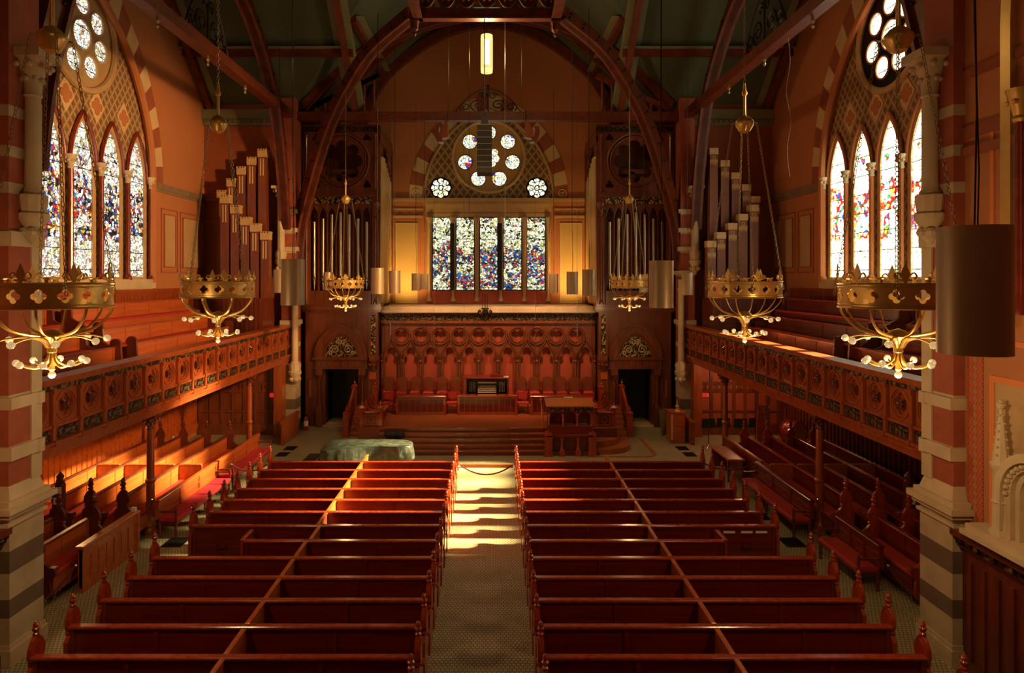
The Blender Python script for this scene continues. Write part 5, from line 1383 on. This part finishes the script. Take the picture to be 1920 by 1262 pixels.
# ================================================================== chandeliers, pendants, speakers, small things
CHAND = [(-5.4,8.4),(5.35,8.4),(-5.2,13.0),(5.15,13.0),(-5.45,25.4),(5.45,25.4)]
def chain_links(mb, p, q, size=.045):
    p = Vector(p); q = Vector(q); L = (q-p).length; n = max(2, int(L/(size*1.35))); t = (q-p)/L
    a = t.cross(Vector((0,1,.1))).normalized(); b2 = t.cross(a).normalized()
    for k in range(n):
        c = p + t*(L*(k+.5)/n); s = a if k % 2 else b2
        pts = [c + t*(size*.85*sin(w)) + s*(size*.45*cos(w)) for w in [2*pi*j/6 for j in range(6)]]
        mb.tube(pts, size*.13, 4, True)
def chandelier():
    r = thing('chandelier', '', 'chandelier')
    R = .685
    N = 16
    mb = MB()
    for k in range(N):
        fr = lambda u,v,w,k=k: ((R-w)*cos(2*pi*k/N+u/R), (R-w)*sin(2*pi*k/N+u/R), v)
        mb.fr = fr; hw = R*pi/N; qd = [(-hw+2*hw*i/4,-.15) for i in range(4)]+[(hw-2*hw*i/4,.15) for i in range(4)]
        qd = [(-hw,-.15)]+[(-hw+hw*i/2,-.15) for i in range(1,4)]+[(hw,-.15),(hw,.15)]+[(hw-hw*i/2,.15) for i in range(1,4)]+[(-hw,.15)]
        mb.plate(qd, [foil(0,0,4,.044,.04,5)], 0,.006, rimless=True)
    mb.build('crown_ring', W['gold'], r, smooth=True, weld=True)
    mb = MB()
    for z in (.15,-.15,.11,-.11):
        q = .012 if abs(z) > .12 else .005
        mb.tube([(R*1.005*cos(2*pi*k/32), R*1.005*sin(2*pi*k/32), z) for k in range(32)], q, 5, True)
    mb.build('ring_moulding', W['gold'], r)
    for k in range(8):
        t = 2*pi*k/8+.13; fr = lambda u,v,w,t=t: ((R-w)*cos(t)-u*sin(t), (R-w)*sin(t)+u*cos(t), v)
        mb = MB(fr)
        mb.prism([(-.014,.13),(.014,.13),(.024,.2),(.055,.26),(0,.40),(-.055,.26),(-.024,.2)], -.008,.008)
        for q in (-1,1):
            P = spline([(0,.17),(q*.04,.24),(q*.085,.28),(q*.115,.24),(q*.09,.205)], 3); mb.tube([(a,z,0) for a,z in P], .012, 5)
        mb.box(-.07,.07,.185,.205,-.01,.01)
        mb.build('fleur', W['gold'], r)
    for k in range(8):
        t = 2*pi*k/8+.52; mb = MB(); mb.lathe([(.03,.13),(.035,.2),(.055,.215),(.055,.225)], R*.93*cos(t), R*.93*sin(t), 0, 8); mb.build('light_cup', W['gold'], r)
    for k in range(8):
        t = 2*pi*k/8+.35; c, s = cos(t), sin(t)
        P = spline([(R*.98,-.14),(R*.95,-.24),(.48,-.42),(.24,-.50),(.06,-.52)], 5)
        mb = MB(); mb.tube([(a*c,a*s,z) for a,z in P], .019, 6, flat=.35); mb.build('stay', W['gold'], r, smooth=True)
        P = spline([(.05,-.66),(.12,-.56),(.28,-.52),(.45,-.53),(.56,-.56)], 4)
        mb = MB(); mb.tube([(a*cos(t+.3),a*sin(t+.3),z) for a,z in P], [.02]*8+[.013]*(len(P)-8), 6); a = mb.build('upper_arm', W['gold'], r, smooth=True)
        mb = MB(); mb.ball((.61*cos(t+.3),.61*sin(t+.3),-.575), .047, 10); mb.build('bulb', W['bulb'], a, smooth=True)
        P = spline([(.03,-.70),(.06,-.82),(.16,-.90),(.27,-.89),(.34,-.86)], 4)
        mb = MB(); mb.tube([(a*c,a*s,z) for a,z in P], .014, 6); a = mb.build('lower_arm', W['gold'], r, smooth=True)
        mb = MB(); mb.ball((.385*c,.385*s,-.845), .045, 10); mb.build('bulb', W['bulb'], a, smooth=True)
    mb = MB(); mb.lathe([(.001,-.42),(.09,-.45),(.15,-.5),(.155,-.52),(.09,-.56),(.05,-.64),(.055,-.67),(.055,-.72),(.035,-.74),(.03,-.92),(.04,-.94),(.02,-.97)], n=14); mb.build('hub', W['gold'], r, smooth=True)
    mb = MB(); mb.ball((0,0,-1.01), .046, 10); mb.build('bulb', W['bulb'], r, smooth=True)
    ZB = 3.25
    mb = MB(); mb.lathe([(.001,-.19),(.10,-.15),(.17,-.03),(.18,.02),(.17,.05),(.1,.13),(.03,.17),(.026,.55),(.05,.57),(.055,.61),(.03,.66),(.02,.8)], 0,0,ZB, 16); mb.build('suspension_ball', W['gold'], r, smooth=True)
    for k in range(4):
        t = pi/4+k*pi/2; c, s = cos(t), sin(t)
        mb = MB(); chain_links(mb, (.23*c,.23*s,ZB), (R*1.06*c,R*1.06*s,.0)); mb.tube([(.14*c,.14*s,ZB),(.23*c,.23*s,ZB+.02)], .014, 5); mb.build('chain', W['chain'], r)
    mb = MB(); chain_links(mb, (0,0,ZB+.8), (0,0,ZB+4.2), .05); mb.build('upper_chain', W['chain'], r)
    return freeze(r)
p = chandelier()
labs = ['brass crown chandelier nearest on the left, cut by the frame','brass crown chandelier nearest on the right, behind the large pendant cylinder','brass crown chandelier before the left gallery front','brass crown chandelier before the right gallery front','small looking brass chandelier before the left organ case','small looking brass chandelier before the right organ case']
for k, (x, y) in enumerate(CHAND):
    o = p if k == 0 else dup(p)
    o.location = (x, y, 6.335); o.rotation_euler = (0,0,k*.21); o['label'] = labs[k]; o['group'] = 'crown chandeliers'

# pendant cylinders
def pendant(cord=9.0):
    r = thing('pendant_lamp', '', 'pendant')
    mb = MB(); mb.lathe([(.19,0),(.21,0),(.21,.83),(.19,.83),(.19,.02)], n=32); mb.build('cylinder', W['pend'], r, smooth=True)
    mb = MB(); mb.lathe([(.001,.80),(.19,.80),(.19,.815),(.001,.815)], n=24); mb.build('top_disc', W['pend'], r)
    mb = MB(); mb.tube([(0,0,.81),(.015,0,1.6),(-.01,0,3.2),(0,0,cord)], .006, 5); mb.tube([(.02,0,.81),(.03,0,1.2),(.0,0,2.2),(0.01,0,cord)], .005, 5); mb.build('cord', W['black'], r)
    return freeze(r)
pd = pendant(); first = True
PEND = [(1827,428,663,'largest bronze pendant cylinder, close at the right edge'),(549,487,572,'bronze pendant cylinder in front of the left corner pier'),(1240,490,577,'bronze pendant cylinder in front of the right organ case'),
 (708,503,551,'bronze pendant cylinder at the inner post of the left organ case'),(740,508,550,'bronze pendant cylinder on the left edge of the left gold panel'),(780,513,545,'bronze pendant cylinder on the right edge of the left gold panel'),(796,514,543,'slim bronze pendant beside the leftmost chancel light'),
 (1038,514,549,'bronze pendant cylinder just right of the rightmost chancel light'),(1073,510,552,'bronze pendant cylinder on the right gold panel'),(1104,506,555,'bronze pendant cylinder at the inner post of the right organ case'),
 (1207,515,548,'small bronze pendant among the pipes of the right organ case'),(615,511,544,'small bronze pendant among the pipes of the left organ case'),(1289,512,553,'bronze pendant cylinder beside the right corner pier'),(524,506,549,'bronze pendant cylinder left of the one at the left corner pier')]
for px, y0, y1, lab in PEND:
    h = y1-y0; Y = .82*1240/h; s = 1.0
    ymax = 27.0
    if Y > ymax: s = ymax/Y; Y = ymax
    X = .2+(px-924)*Y/1240; z = HC-(y1-522)*Y/1240
    o = pd if first else dup(pd); first = False
    o.location = (X,Y,z); o.scale = (s,s,s); o['label'] = lab; o['group'] = 'hanging bronze cylinders'
# hanging microphones
for j, (px, py, lab) in enumerate(((732,628,'at the left end of the arcade'),(814,655,'third arch from the left of the arcade'),(870,638,'left of the organ console'),(1004,656,'right of the organ console'),(1082,631,'near the right end of the arcade'))):
    Y = 27.2; z = HC-(py-522)*Y/1240
    r = thing('hanging_microphone', 'thin microphone hanging on a wire, ' + lab, 'microphone', (.2+(px-924)*Y/1240, Y, z), 0, 'hanging microphones')
    mb = MB(); mb.tube([(0,0,0),(0,0,.55)], .02, 6); mb.build('microphone', W['silver'], r)
    mb = MB(); mb.tube([(0,0,.55),(0,0,9.0)], .006, 4); mb.build('wire', W['silver'], r)
# extra suspension wires
for j, (px, Y) in enumerate(((548,22.0),(880,23.5),(947,23.5),(841,24.0),(978,24.0))):
    z0 = {548:6.6,880:8.9,947:7.6,841:12.6,978:12.6}[px]
    r = thing('hanging_wire', ['thin wire hanging before the left corner pier','thin wire hanging left of the speaker stack','thin gilt wire hanging right of the speaker stack','thin wire of the left horn speaker','thin wire of the right horn speaker'][j], 'wire', (.2+(px-924)*Y/1240, Y, z0))
    mb = MB(); mb.tube([(0,0,0),(0,0,17.2-z0)], .008, 4); mb.build('wire', W['iron'] if j != 2 else W['chain'], r)
# lamp and line array
lp = thing('hanging_lamp', 'glowing tubular lamp hanging under the roof lantern', 'lamp', (-.02, 24.0, 14.0))
mb = MB(); mb.lathe([(.10,.35),(.10,1.2)], n=14); mb.build('tube', W['lamp'], lp, smooth=True)
mb = MB()
for k in range(2): mb = MB(); mb.lathe([(.2,.02+k*1.22),(.21,.02+k*1.22),(.21,.15+k*1.22),(.2,.15+k*1.22)], n=18); mb.build('end_band', W['lampg'], lp, smooth=True)
mb = MB()
for k in range(6): t = k*pi/3; mb.tube([(.205*cos(t),.205*sin(t),.1),(.205*cos(t),.205*sin(t),1.3)], .012, 4)
mb.build('cage', W['lampg'], lp)
mb = MB(); mb.lathe([(.19,.12),(.19,1.28)], n=20); mb.f = mb.f[:-2]; mb.mi = mb.mi[:-2]; mb.build('glass_shade', W['lampglass'], lp, smooth=True)
mb = MB(); mb.tube([(0,0,1.35),(0,0,2.2)], .015, 5); mb.tube([(0,0,.0),(0,0,.35)], .015, 5); mb.build('rod', W['black'], lp)
mb = MB(); mb.box(-.5,.5,-.06,.06,2.2,2.3); mb.box(-.5,.5,-.06,.06,2.36,2.46)
for x in (-.48,.46): mb.box(x,x+.03,-.04,.04,2.2,2.46)
mb.build('hanging_bar', W['silver'], lp)
la = thing('hanging_speaker_stack', 'dark curved stack of speaker boxes hanging before the chancel rose window', 'speaker', (-.08, 22.4, 10.05))
z = 1.68; y = 0.0; ang = 0
for k in range(8):
    h = .205; R = Matrix.Rotation(-ang, 4, 'X')
    mb = MB(lambda a,b,c,R=R,y=y,z=z: tuple(R @ Vector((a,b,c)) + Vector((0,y,z))))
    mb.box(-.25,.25,-.16,.16,-h,0)
    bx = mb.build('speaker_box', W['speaker'], la)
    mb = MB(lambda a,b,c,R=R,y=y,z=z: tuple(R @ Vector((a,b,c)) + Vector((0,y,z)))); mb.box(-.252,.252,-.165,.14,-.012,.004); mb.build('edge_strip', W['pend'], bx)
    d = R @ Vector((0,0,-h-.008)); y += d.y; z += d.z; ang += .012*k
mb = MB(); mb.box(-.12,.12,-.1,.1,1.7,1.95); mb.tube([(0,0,1.9),(0,0,5.3)], .02, 5); mb.build('rigging', W['black'], la)
for sx in (-1,1):
    hs_ = thing('horn_speaker', 'small curved speaker hung %s of the chancel rose window' % LR[sx], 'speaker', (sx*1.42-.02, 24.0, 11.75))
    mb = MB(lambda a,b,c,sx=sx: (a*sx,b,c))
    A = [(-.05+.36*cos(t), .1+.45*sin(t)) for t in [-1.0+.2*k for k in range(8)]]
    mb.strip(A, [(a+.17,z) for a,z in A], -.2,.2,'xz'); mb.build('cabinet', W['dark'], hs_)
    mb = MB(lambda a,b,c,sx=sx: (a*sx,b,c)); mb.prism([(-.05,-.1),(.2,-.15),(.28,.1),(.05,.55),(0,.5)], -.17,.17,'xz'); mb.build('yoke', W['case'], hs_)
    mb = MB(); mb.tube([(0,0,.5),(0,0,.9)], .02, 5); mb.build('hanger', W['iron'], hs_)
# iron ornament hanging over the arcade frieze
io = thing('hanging_iron_ornament', 'wrought iron lily shaped ornament hanging from the ledge over the middle of the arcade', 'ironwork', (-.15, 29.86, 4.75))
mb = MB()
for q in (-1,1):
    mb.tube([(q*a,0,z) for a,z in spline([(.06,.45),(.1,.3),(.2,.2),(.3,.26),(.26,.36),(.18,.3)], 4)], .03, 5)
    mb.tube([(q*.1,0,.4),(q*.1,0,1.1)], .018, 5); mb.tube([(q*a,0,z) for a,z in spline([(.03,.4),(.12,.12),(.0,-.12)], 4)], .03, 5)
mb.tube([(0,0,-.1),(0,0,1.1)], .022, 5); mb.box(-.18,.18,-.02,.02,.42,.46); mb.build('lily', W['iron'], io, smooth=True)

# small things on the floor either side
cb = thing('upright_cabinet', 'tall narrow wooden cabinet with a perforated edge, right of the stage', 'cabinet', (7.55, 26.6, 0))
mb = MB(); mb.box(-.28,.28,-.35,.35,.06,1.2); mb.box(-.25,.25,-.32,.32,0,.06); mb.build('body', W['orange'], cb)
mb = MB(); mb.bev(-.3,.3,-.37,.37,1.2,1.24,.01); mb.build('top', W['orange'], cb)
mb = MB()
for k in range(14): mb.box(-.27,-.2,-.357,-.35,.14+k*.075,.18+k*.075)
mb.build('perforated_edge', W['paper'], cb)
gl_ = thing('gilt_ornament', 'small gilt lamp ornament standing on the tall narrow cabinet', 'ornament', (7.6, 26.55, 1.24))
mb = MB(); mb.lathe([(.12,0),(.1,.03),(.03,.06),(.05,.14),(.09,.18),(.03,.24),(.02,.36),(.01,.46)], n=10); mb.build('stem', W['gold'], gl_, smooth=True)
for (x, y, lab, mt) in ((6.95,28.7,'red fire extinguisher standing by the right chancel door','extred'),(-7.85,28.5,'fire extinguisher with white label by the left chancel door','extred')):
    fe = thing('fire_extinguisher', lab, 'fire extinguisher', (x*1.1,y,0) if x > 0 else (x,y,0))
    mb = MB(); mb.lathe([(.09,0),(.1,.02),(.1,.48),(.06,.58),(.03,.6)], n=14); mb.build('cylinder', W[mt], fe, smooth=True)
    mb = MB(); mb.box(-.05,.05,-.03,.03,.6,.68); mb.tube([(.05,0,.64),(.14,0,.55),(.13,0,.2)], .018, 5); mb.build('valve_hose', W['black'], fe)
    mb = MB(); mb.lathe([(.102,.2),(.102,.42)], n=14); mb.build('label_band', W['paper'], fe, smooth=True)
mb = MB(); mb.box(-.35,.35,-.02,.02,0,1.05); o = mb.build('leaning_board', W['board']); o.location = (7.45,27.75,0); o.rotation_euler = (-.12,0,.9); tag(o, 'olive green board leaning behind the tall narrow cabinet', 'board')
for sx, lab in ((-1,'left'),(1,'right')):
    mb = MB(); mb.box(-.05,.05,-.02,.02,0,.75); o = mb.build('wall_plaque', W['voud']); o.location = (sx*7.88,29.27,1.3); tag(o, 'narrow pink upright plaque on the wall outside the %s chancel door' % lab, 'plaque')
    ex = thing('alarm_light', 'small red alarm light on the panelled wall under the %s gallery' % lab, 'alarm light', (sx*9.1 if sx > 0 else -9.0, 27.68, 1.66))
    mb = MB(); mb.box(-.13,.13,-.03,.06,-.08,.08); mb.build('body', W['exit'], ex)
    mb = MB(); mb.ball((.07,-.04,0), .05, 8); mb.build('strobe', W['paper'], ex)
bd = thing('bass_drum', 'bass drum with red shell and tan skin on a low stand under the right gallery', 'drum', (11.2, 24.2, .15))
mb = MB(lambda a,b,c: (a*.9-b*.5, a*.5+b*.9, c)); mb.lathe([(.40,-.22),(.42,-.22),(.42,.22),(.40,.22)], 0,0,.76, 24, 'y'); mb.build('shell', W['extred'], bd, smooth=True)
mb = MB(lambda a,b,c: (a*.9-b*.5, a*.5+b*.9, c)); mb.lathe([(.001,-.23),(.405,-.225),(.41,-.21)], 0,0,.76, 24, 'y'); mb.build('drum_skin', W['skin'], bd)
mb = MB(lambda a,b,c: (a*.9-b*.5, a*.5+b*.9, c))
for s2 in (-.22,.22): mb.tube([(.43*cos(t),s2,.76+.43*sin(t)) for t in [k*pi/12 for k in range(24)]], .018, 5, True)
mb.build('hoop', W['redsat'], bd)
mb = MB(); mb.tube([(-.2,.25,0),(-.2,.25,1.6)], .012, 5); mb.build('spur_rod', W['silver'], bd)
mb = MB(); mb.box(-.3,.3,-.25,.25,0,.05); mb.box(-.05,.05,-.2,.2,.05,.36); mb.build('stand', W['black'], bd)
ds = thing('drum_stool', 'small round stool standing left of the bass drum', 'stool', (10.5, 24.3, .15))
mb = MB(); mb.lathe([(.17,.5),(.17,.56),(.001,.57)], n=16); mb.build('seat', W['skin'], ds)
for k in range(3): t = k*2.1; mb = MB(); mb.tube([(.03*cos(t),.03*sin(t),.5),(.2*cos(t),.2*sin(t),0)], .014, 5); mb.build('leg', W['silver'], ds)
cm = thing('chime_stand', 'upright wooden chime board on a metal stand left of the bass drum', 'instrument', (10.0, 24.25, .15))
mb = MB(); mb.prism([(-.12,.0),(.16,.0),(.14,1.0),(.2,1.5),(-.05,1.65),(-.14,1.1)], -.03,.03,'xz'); mb.build('board', W['orange'], cm)
mb = MB(); mb.tube([(.26,.1,0),(.26,.1,1.7),(-.1,.1,1.75)], .02, 6); mb.tube([(.26,.1,1.6),(.35,-.1,1.72)], .02, 6); mb.box(-.25,.3,-.2,.2,0,.03); mb.build('frame', W['silver'], cm)
mb = MB()
for k in range(5): mb.box(-.08+k*.07,-.04+k*.07,-.08,-.06,1.55,1.75)
mb.build('chime_bars', W['silver'], cm)
ms = None
for k, x in enumerate((8.55,8.95,9.35,9.75)):
    lab = 'dark green music stand under the right gallery, %s from the low partition' % OD[k]
    if ms is None:
        ms = thing('music_stand', lab, 'music stand', (x,25.6,0), 0, 'music stands')
        mb = MB(); mb.prism([(-.27,.78),(.27,.78),(.24,1.12),(-.24,1.12)], -.02,.02,'xz'); mb.box(-.27,.27,-.07,.02,.76,.79); mb.build('desk', W['dgreen'], ms)
        mb = MB(); mb.lathe([(.018,.1),(.018,.8)], n=8); mb.build('stem', W['black'], ms)
        for q in range(3): mb = MB(); mb.tube([(0,0,.12),(.22*cos(q*2.09),.22*sin(q*2.09),.0)], .012, 5); mb.build('leg', W['silver'], ms)
        freeze(ms)
    else:
        o = dup(ms, (8.55+.62*k,25.6+.12*(k%2),0), 0, lab)
vb = thing('low_stand', 'low dark stand with books and a jar behind the left side pews', 'stand', (-11.0, 23.5, .15))
mb = MB(); mb.box(-.25,.25,-.2,.2,.05,.6); mb.build('body', W['dark'], vb)
mb = MB(); mb.box(-.27,.27,-.22,.22,0,.05); mb.build('foot', W['dark'], vb)
for k, nm in enumerate(('bottom','middle','top')):
    mb = MB(); mb.box(-.14+.02*k,.14-.01*k,-.1,.1,0,.045); mb.box(-.13+.02*k,.145-.01*k,-.09,.09,.006,.04); o = mb.build('book', W['black'] if k % 2 else W['tan']); o.location = (-10.93,23.5,.752+k*.047)
    tag(o, 'small book on the low stand behind the left side pews, %s of the stack' % nm, 'book', 'books on the low stand')
mb = MB(); mb.lathe([(.06,0),(.08,.05),(.05,.16),(.06,.2)], n=12); o = mb.build('jar', W['tan'], smooth=True); o.location = (-11.17,23.5,.752); tag(o, 'small tan jar beside the books on the low stand', 'jar')
# thin stray cable from the right tie beam
cbv = thing('loose_cable', 'thin loose cable dangling from the right transept tie beam', 'cable', (8.5, 18.6, 9.4))
mb = MB(); mb.tube(spline([(0,0,4.0),(.06,0,3.2),(-.05,0,2.4),(.08,0,1.6),(-.02,0,.8),(.05,0,0)],5), .006, 4); mb.build('wire', W['chain'], cbv)
# ================================================================== camera, light, world
cam = bpy.data.cameras.new('camera'); co = bpy.data.objects.new('camera', cam); COL.objects.link(co)
co.location = (.2, 0, HC); co.rotation_euler = (pi/2, 0, 0)
cam.sensor_width = 36; cam.lens = 1240/1920*36; cam.shift_x = 36/1920; cam.shift_y = -109/1920
cam.clip_end = 200; SC.camera = co
w = bpy.data.worlds.new('world'); SC.world = w; w.use_nodes = True
w.node_tree.nodes['Background'].inputs[0].default_value = (.5,.6,.8,1); w.node_tree.nodes['Background'].inputs[1].default_value = .05
def light(name, t, loc, e, col=(1,.62,.28), size=.3, rot=None, spot=None, blend=.6):
    l = bpy.data.lights.new(name, t); l.energy = e; l.color = col
    if t in ('POINT','SPOT'): l.shadow_soft_size = size
    if t == 'AREA': l.size = size
    if t == 'SPOT': l.spot_size = math.radians(spot); l.spot_blend = blend
    o = bpy.data.objects.new(name, l); COL.objects.link(o); o.location = loc
    if rot is not None: o.rotation_euler = Vector(rot).to_track_quat('-Z','Y').to_euler()
    return o
s = light('sun', 'SUN', (20,20,20), 125., (1,.86,.62), rot=(-1,-.04,-.585)); s.data.angle = math.radians(4.4)
for x, y in CHAND:
    light('chandelier_light', 'POINT', (x,y,5.15), 165 if y < 10 else 65, (1,.60,.27), .2)
light('lamp_light', 'POINT', (0,23.6,14.6), 260, (1,.62,.25), .2)
light('added_bounce_spot', 'SPOT', (7.5,13.0,10.4), 14000, (1,.50,.18), .5, rot=(-18.6,10.2,-3.6), spot=44, blend=.5)  # added spot in place of sunlight reflected onto the left transept
light('under_gallery_fill', 'POINT', (9.9,25.6,2.9), 70, (1,.5,.24), .15)  # added fill to brighten the red end panels, no fixture here
light('under_gallery_fill', 'POINT', (-10.9,17.6,2.9), 90, (1,.56,.2), .15)  # added fill standing in for the sun patch's bounce on the boards
light('rear_fill', 'POINT', (0,1.0,12.5), 90, (1,.62,.3), .6)  # added fill behind the camera, no lamp stands there
light('crossing_fill', 'SPOT', (0,YC+1,15.0), 1100, (1,.60,.28), .8, rot=(0,.12,-1), spot=95, blend=1.0)  # added overhead fill for the floor, no fixture in the lantern
for sx in (-1,1):
    light('chancel_uplight', 'SPOT', (sx*4.1,31.2,5.4), 520, (1,.58,.16), .25, rot=(0,.75,.75), spot=100, blend=.9)
    light('arcade_light', 'SPOT', (sx*2.4,26.5,8.6), 1350, (1,.5,.24), .4, rot=(-sx*.1,.8,-1.2), spot=75, blend=.9)
SC.view_settings.view_transform = 'Standard'; SC.view_settings.look = 'None'
SC.view_settings.exposure = 0.18; SC.view_settings.gamma = 1
SC.cycles.use_denoising = True
SC.cycles.max_bounces = 6; SC.cycles.transparent_max_bounces = 8
SC.cycles.caustics_reflective = False; SC.cycles.caustics_refractive = False
SC.cycles.sample_clamp_indirect = 6
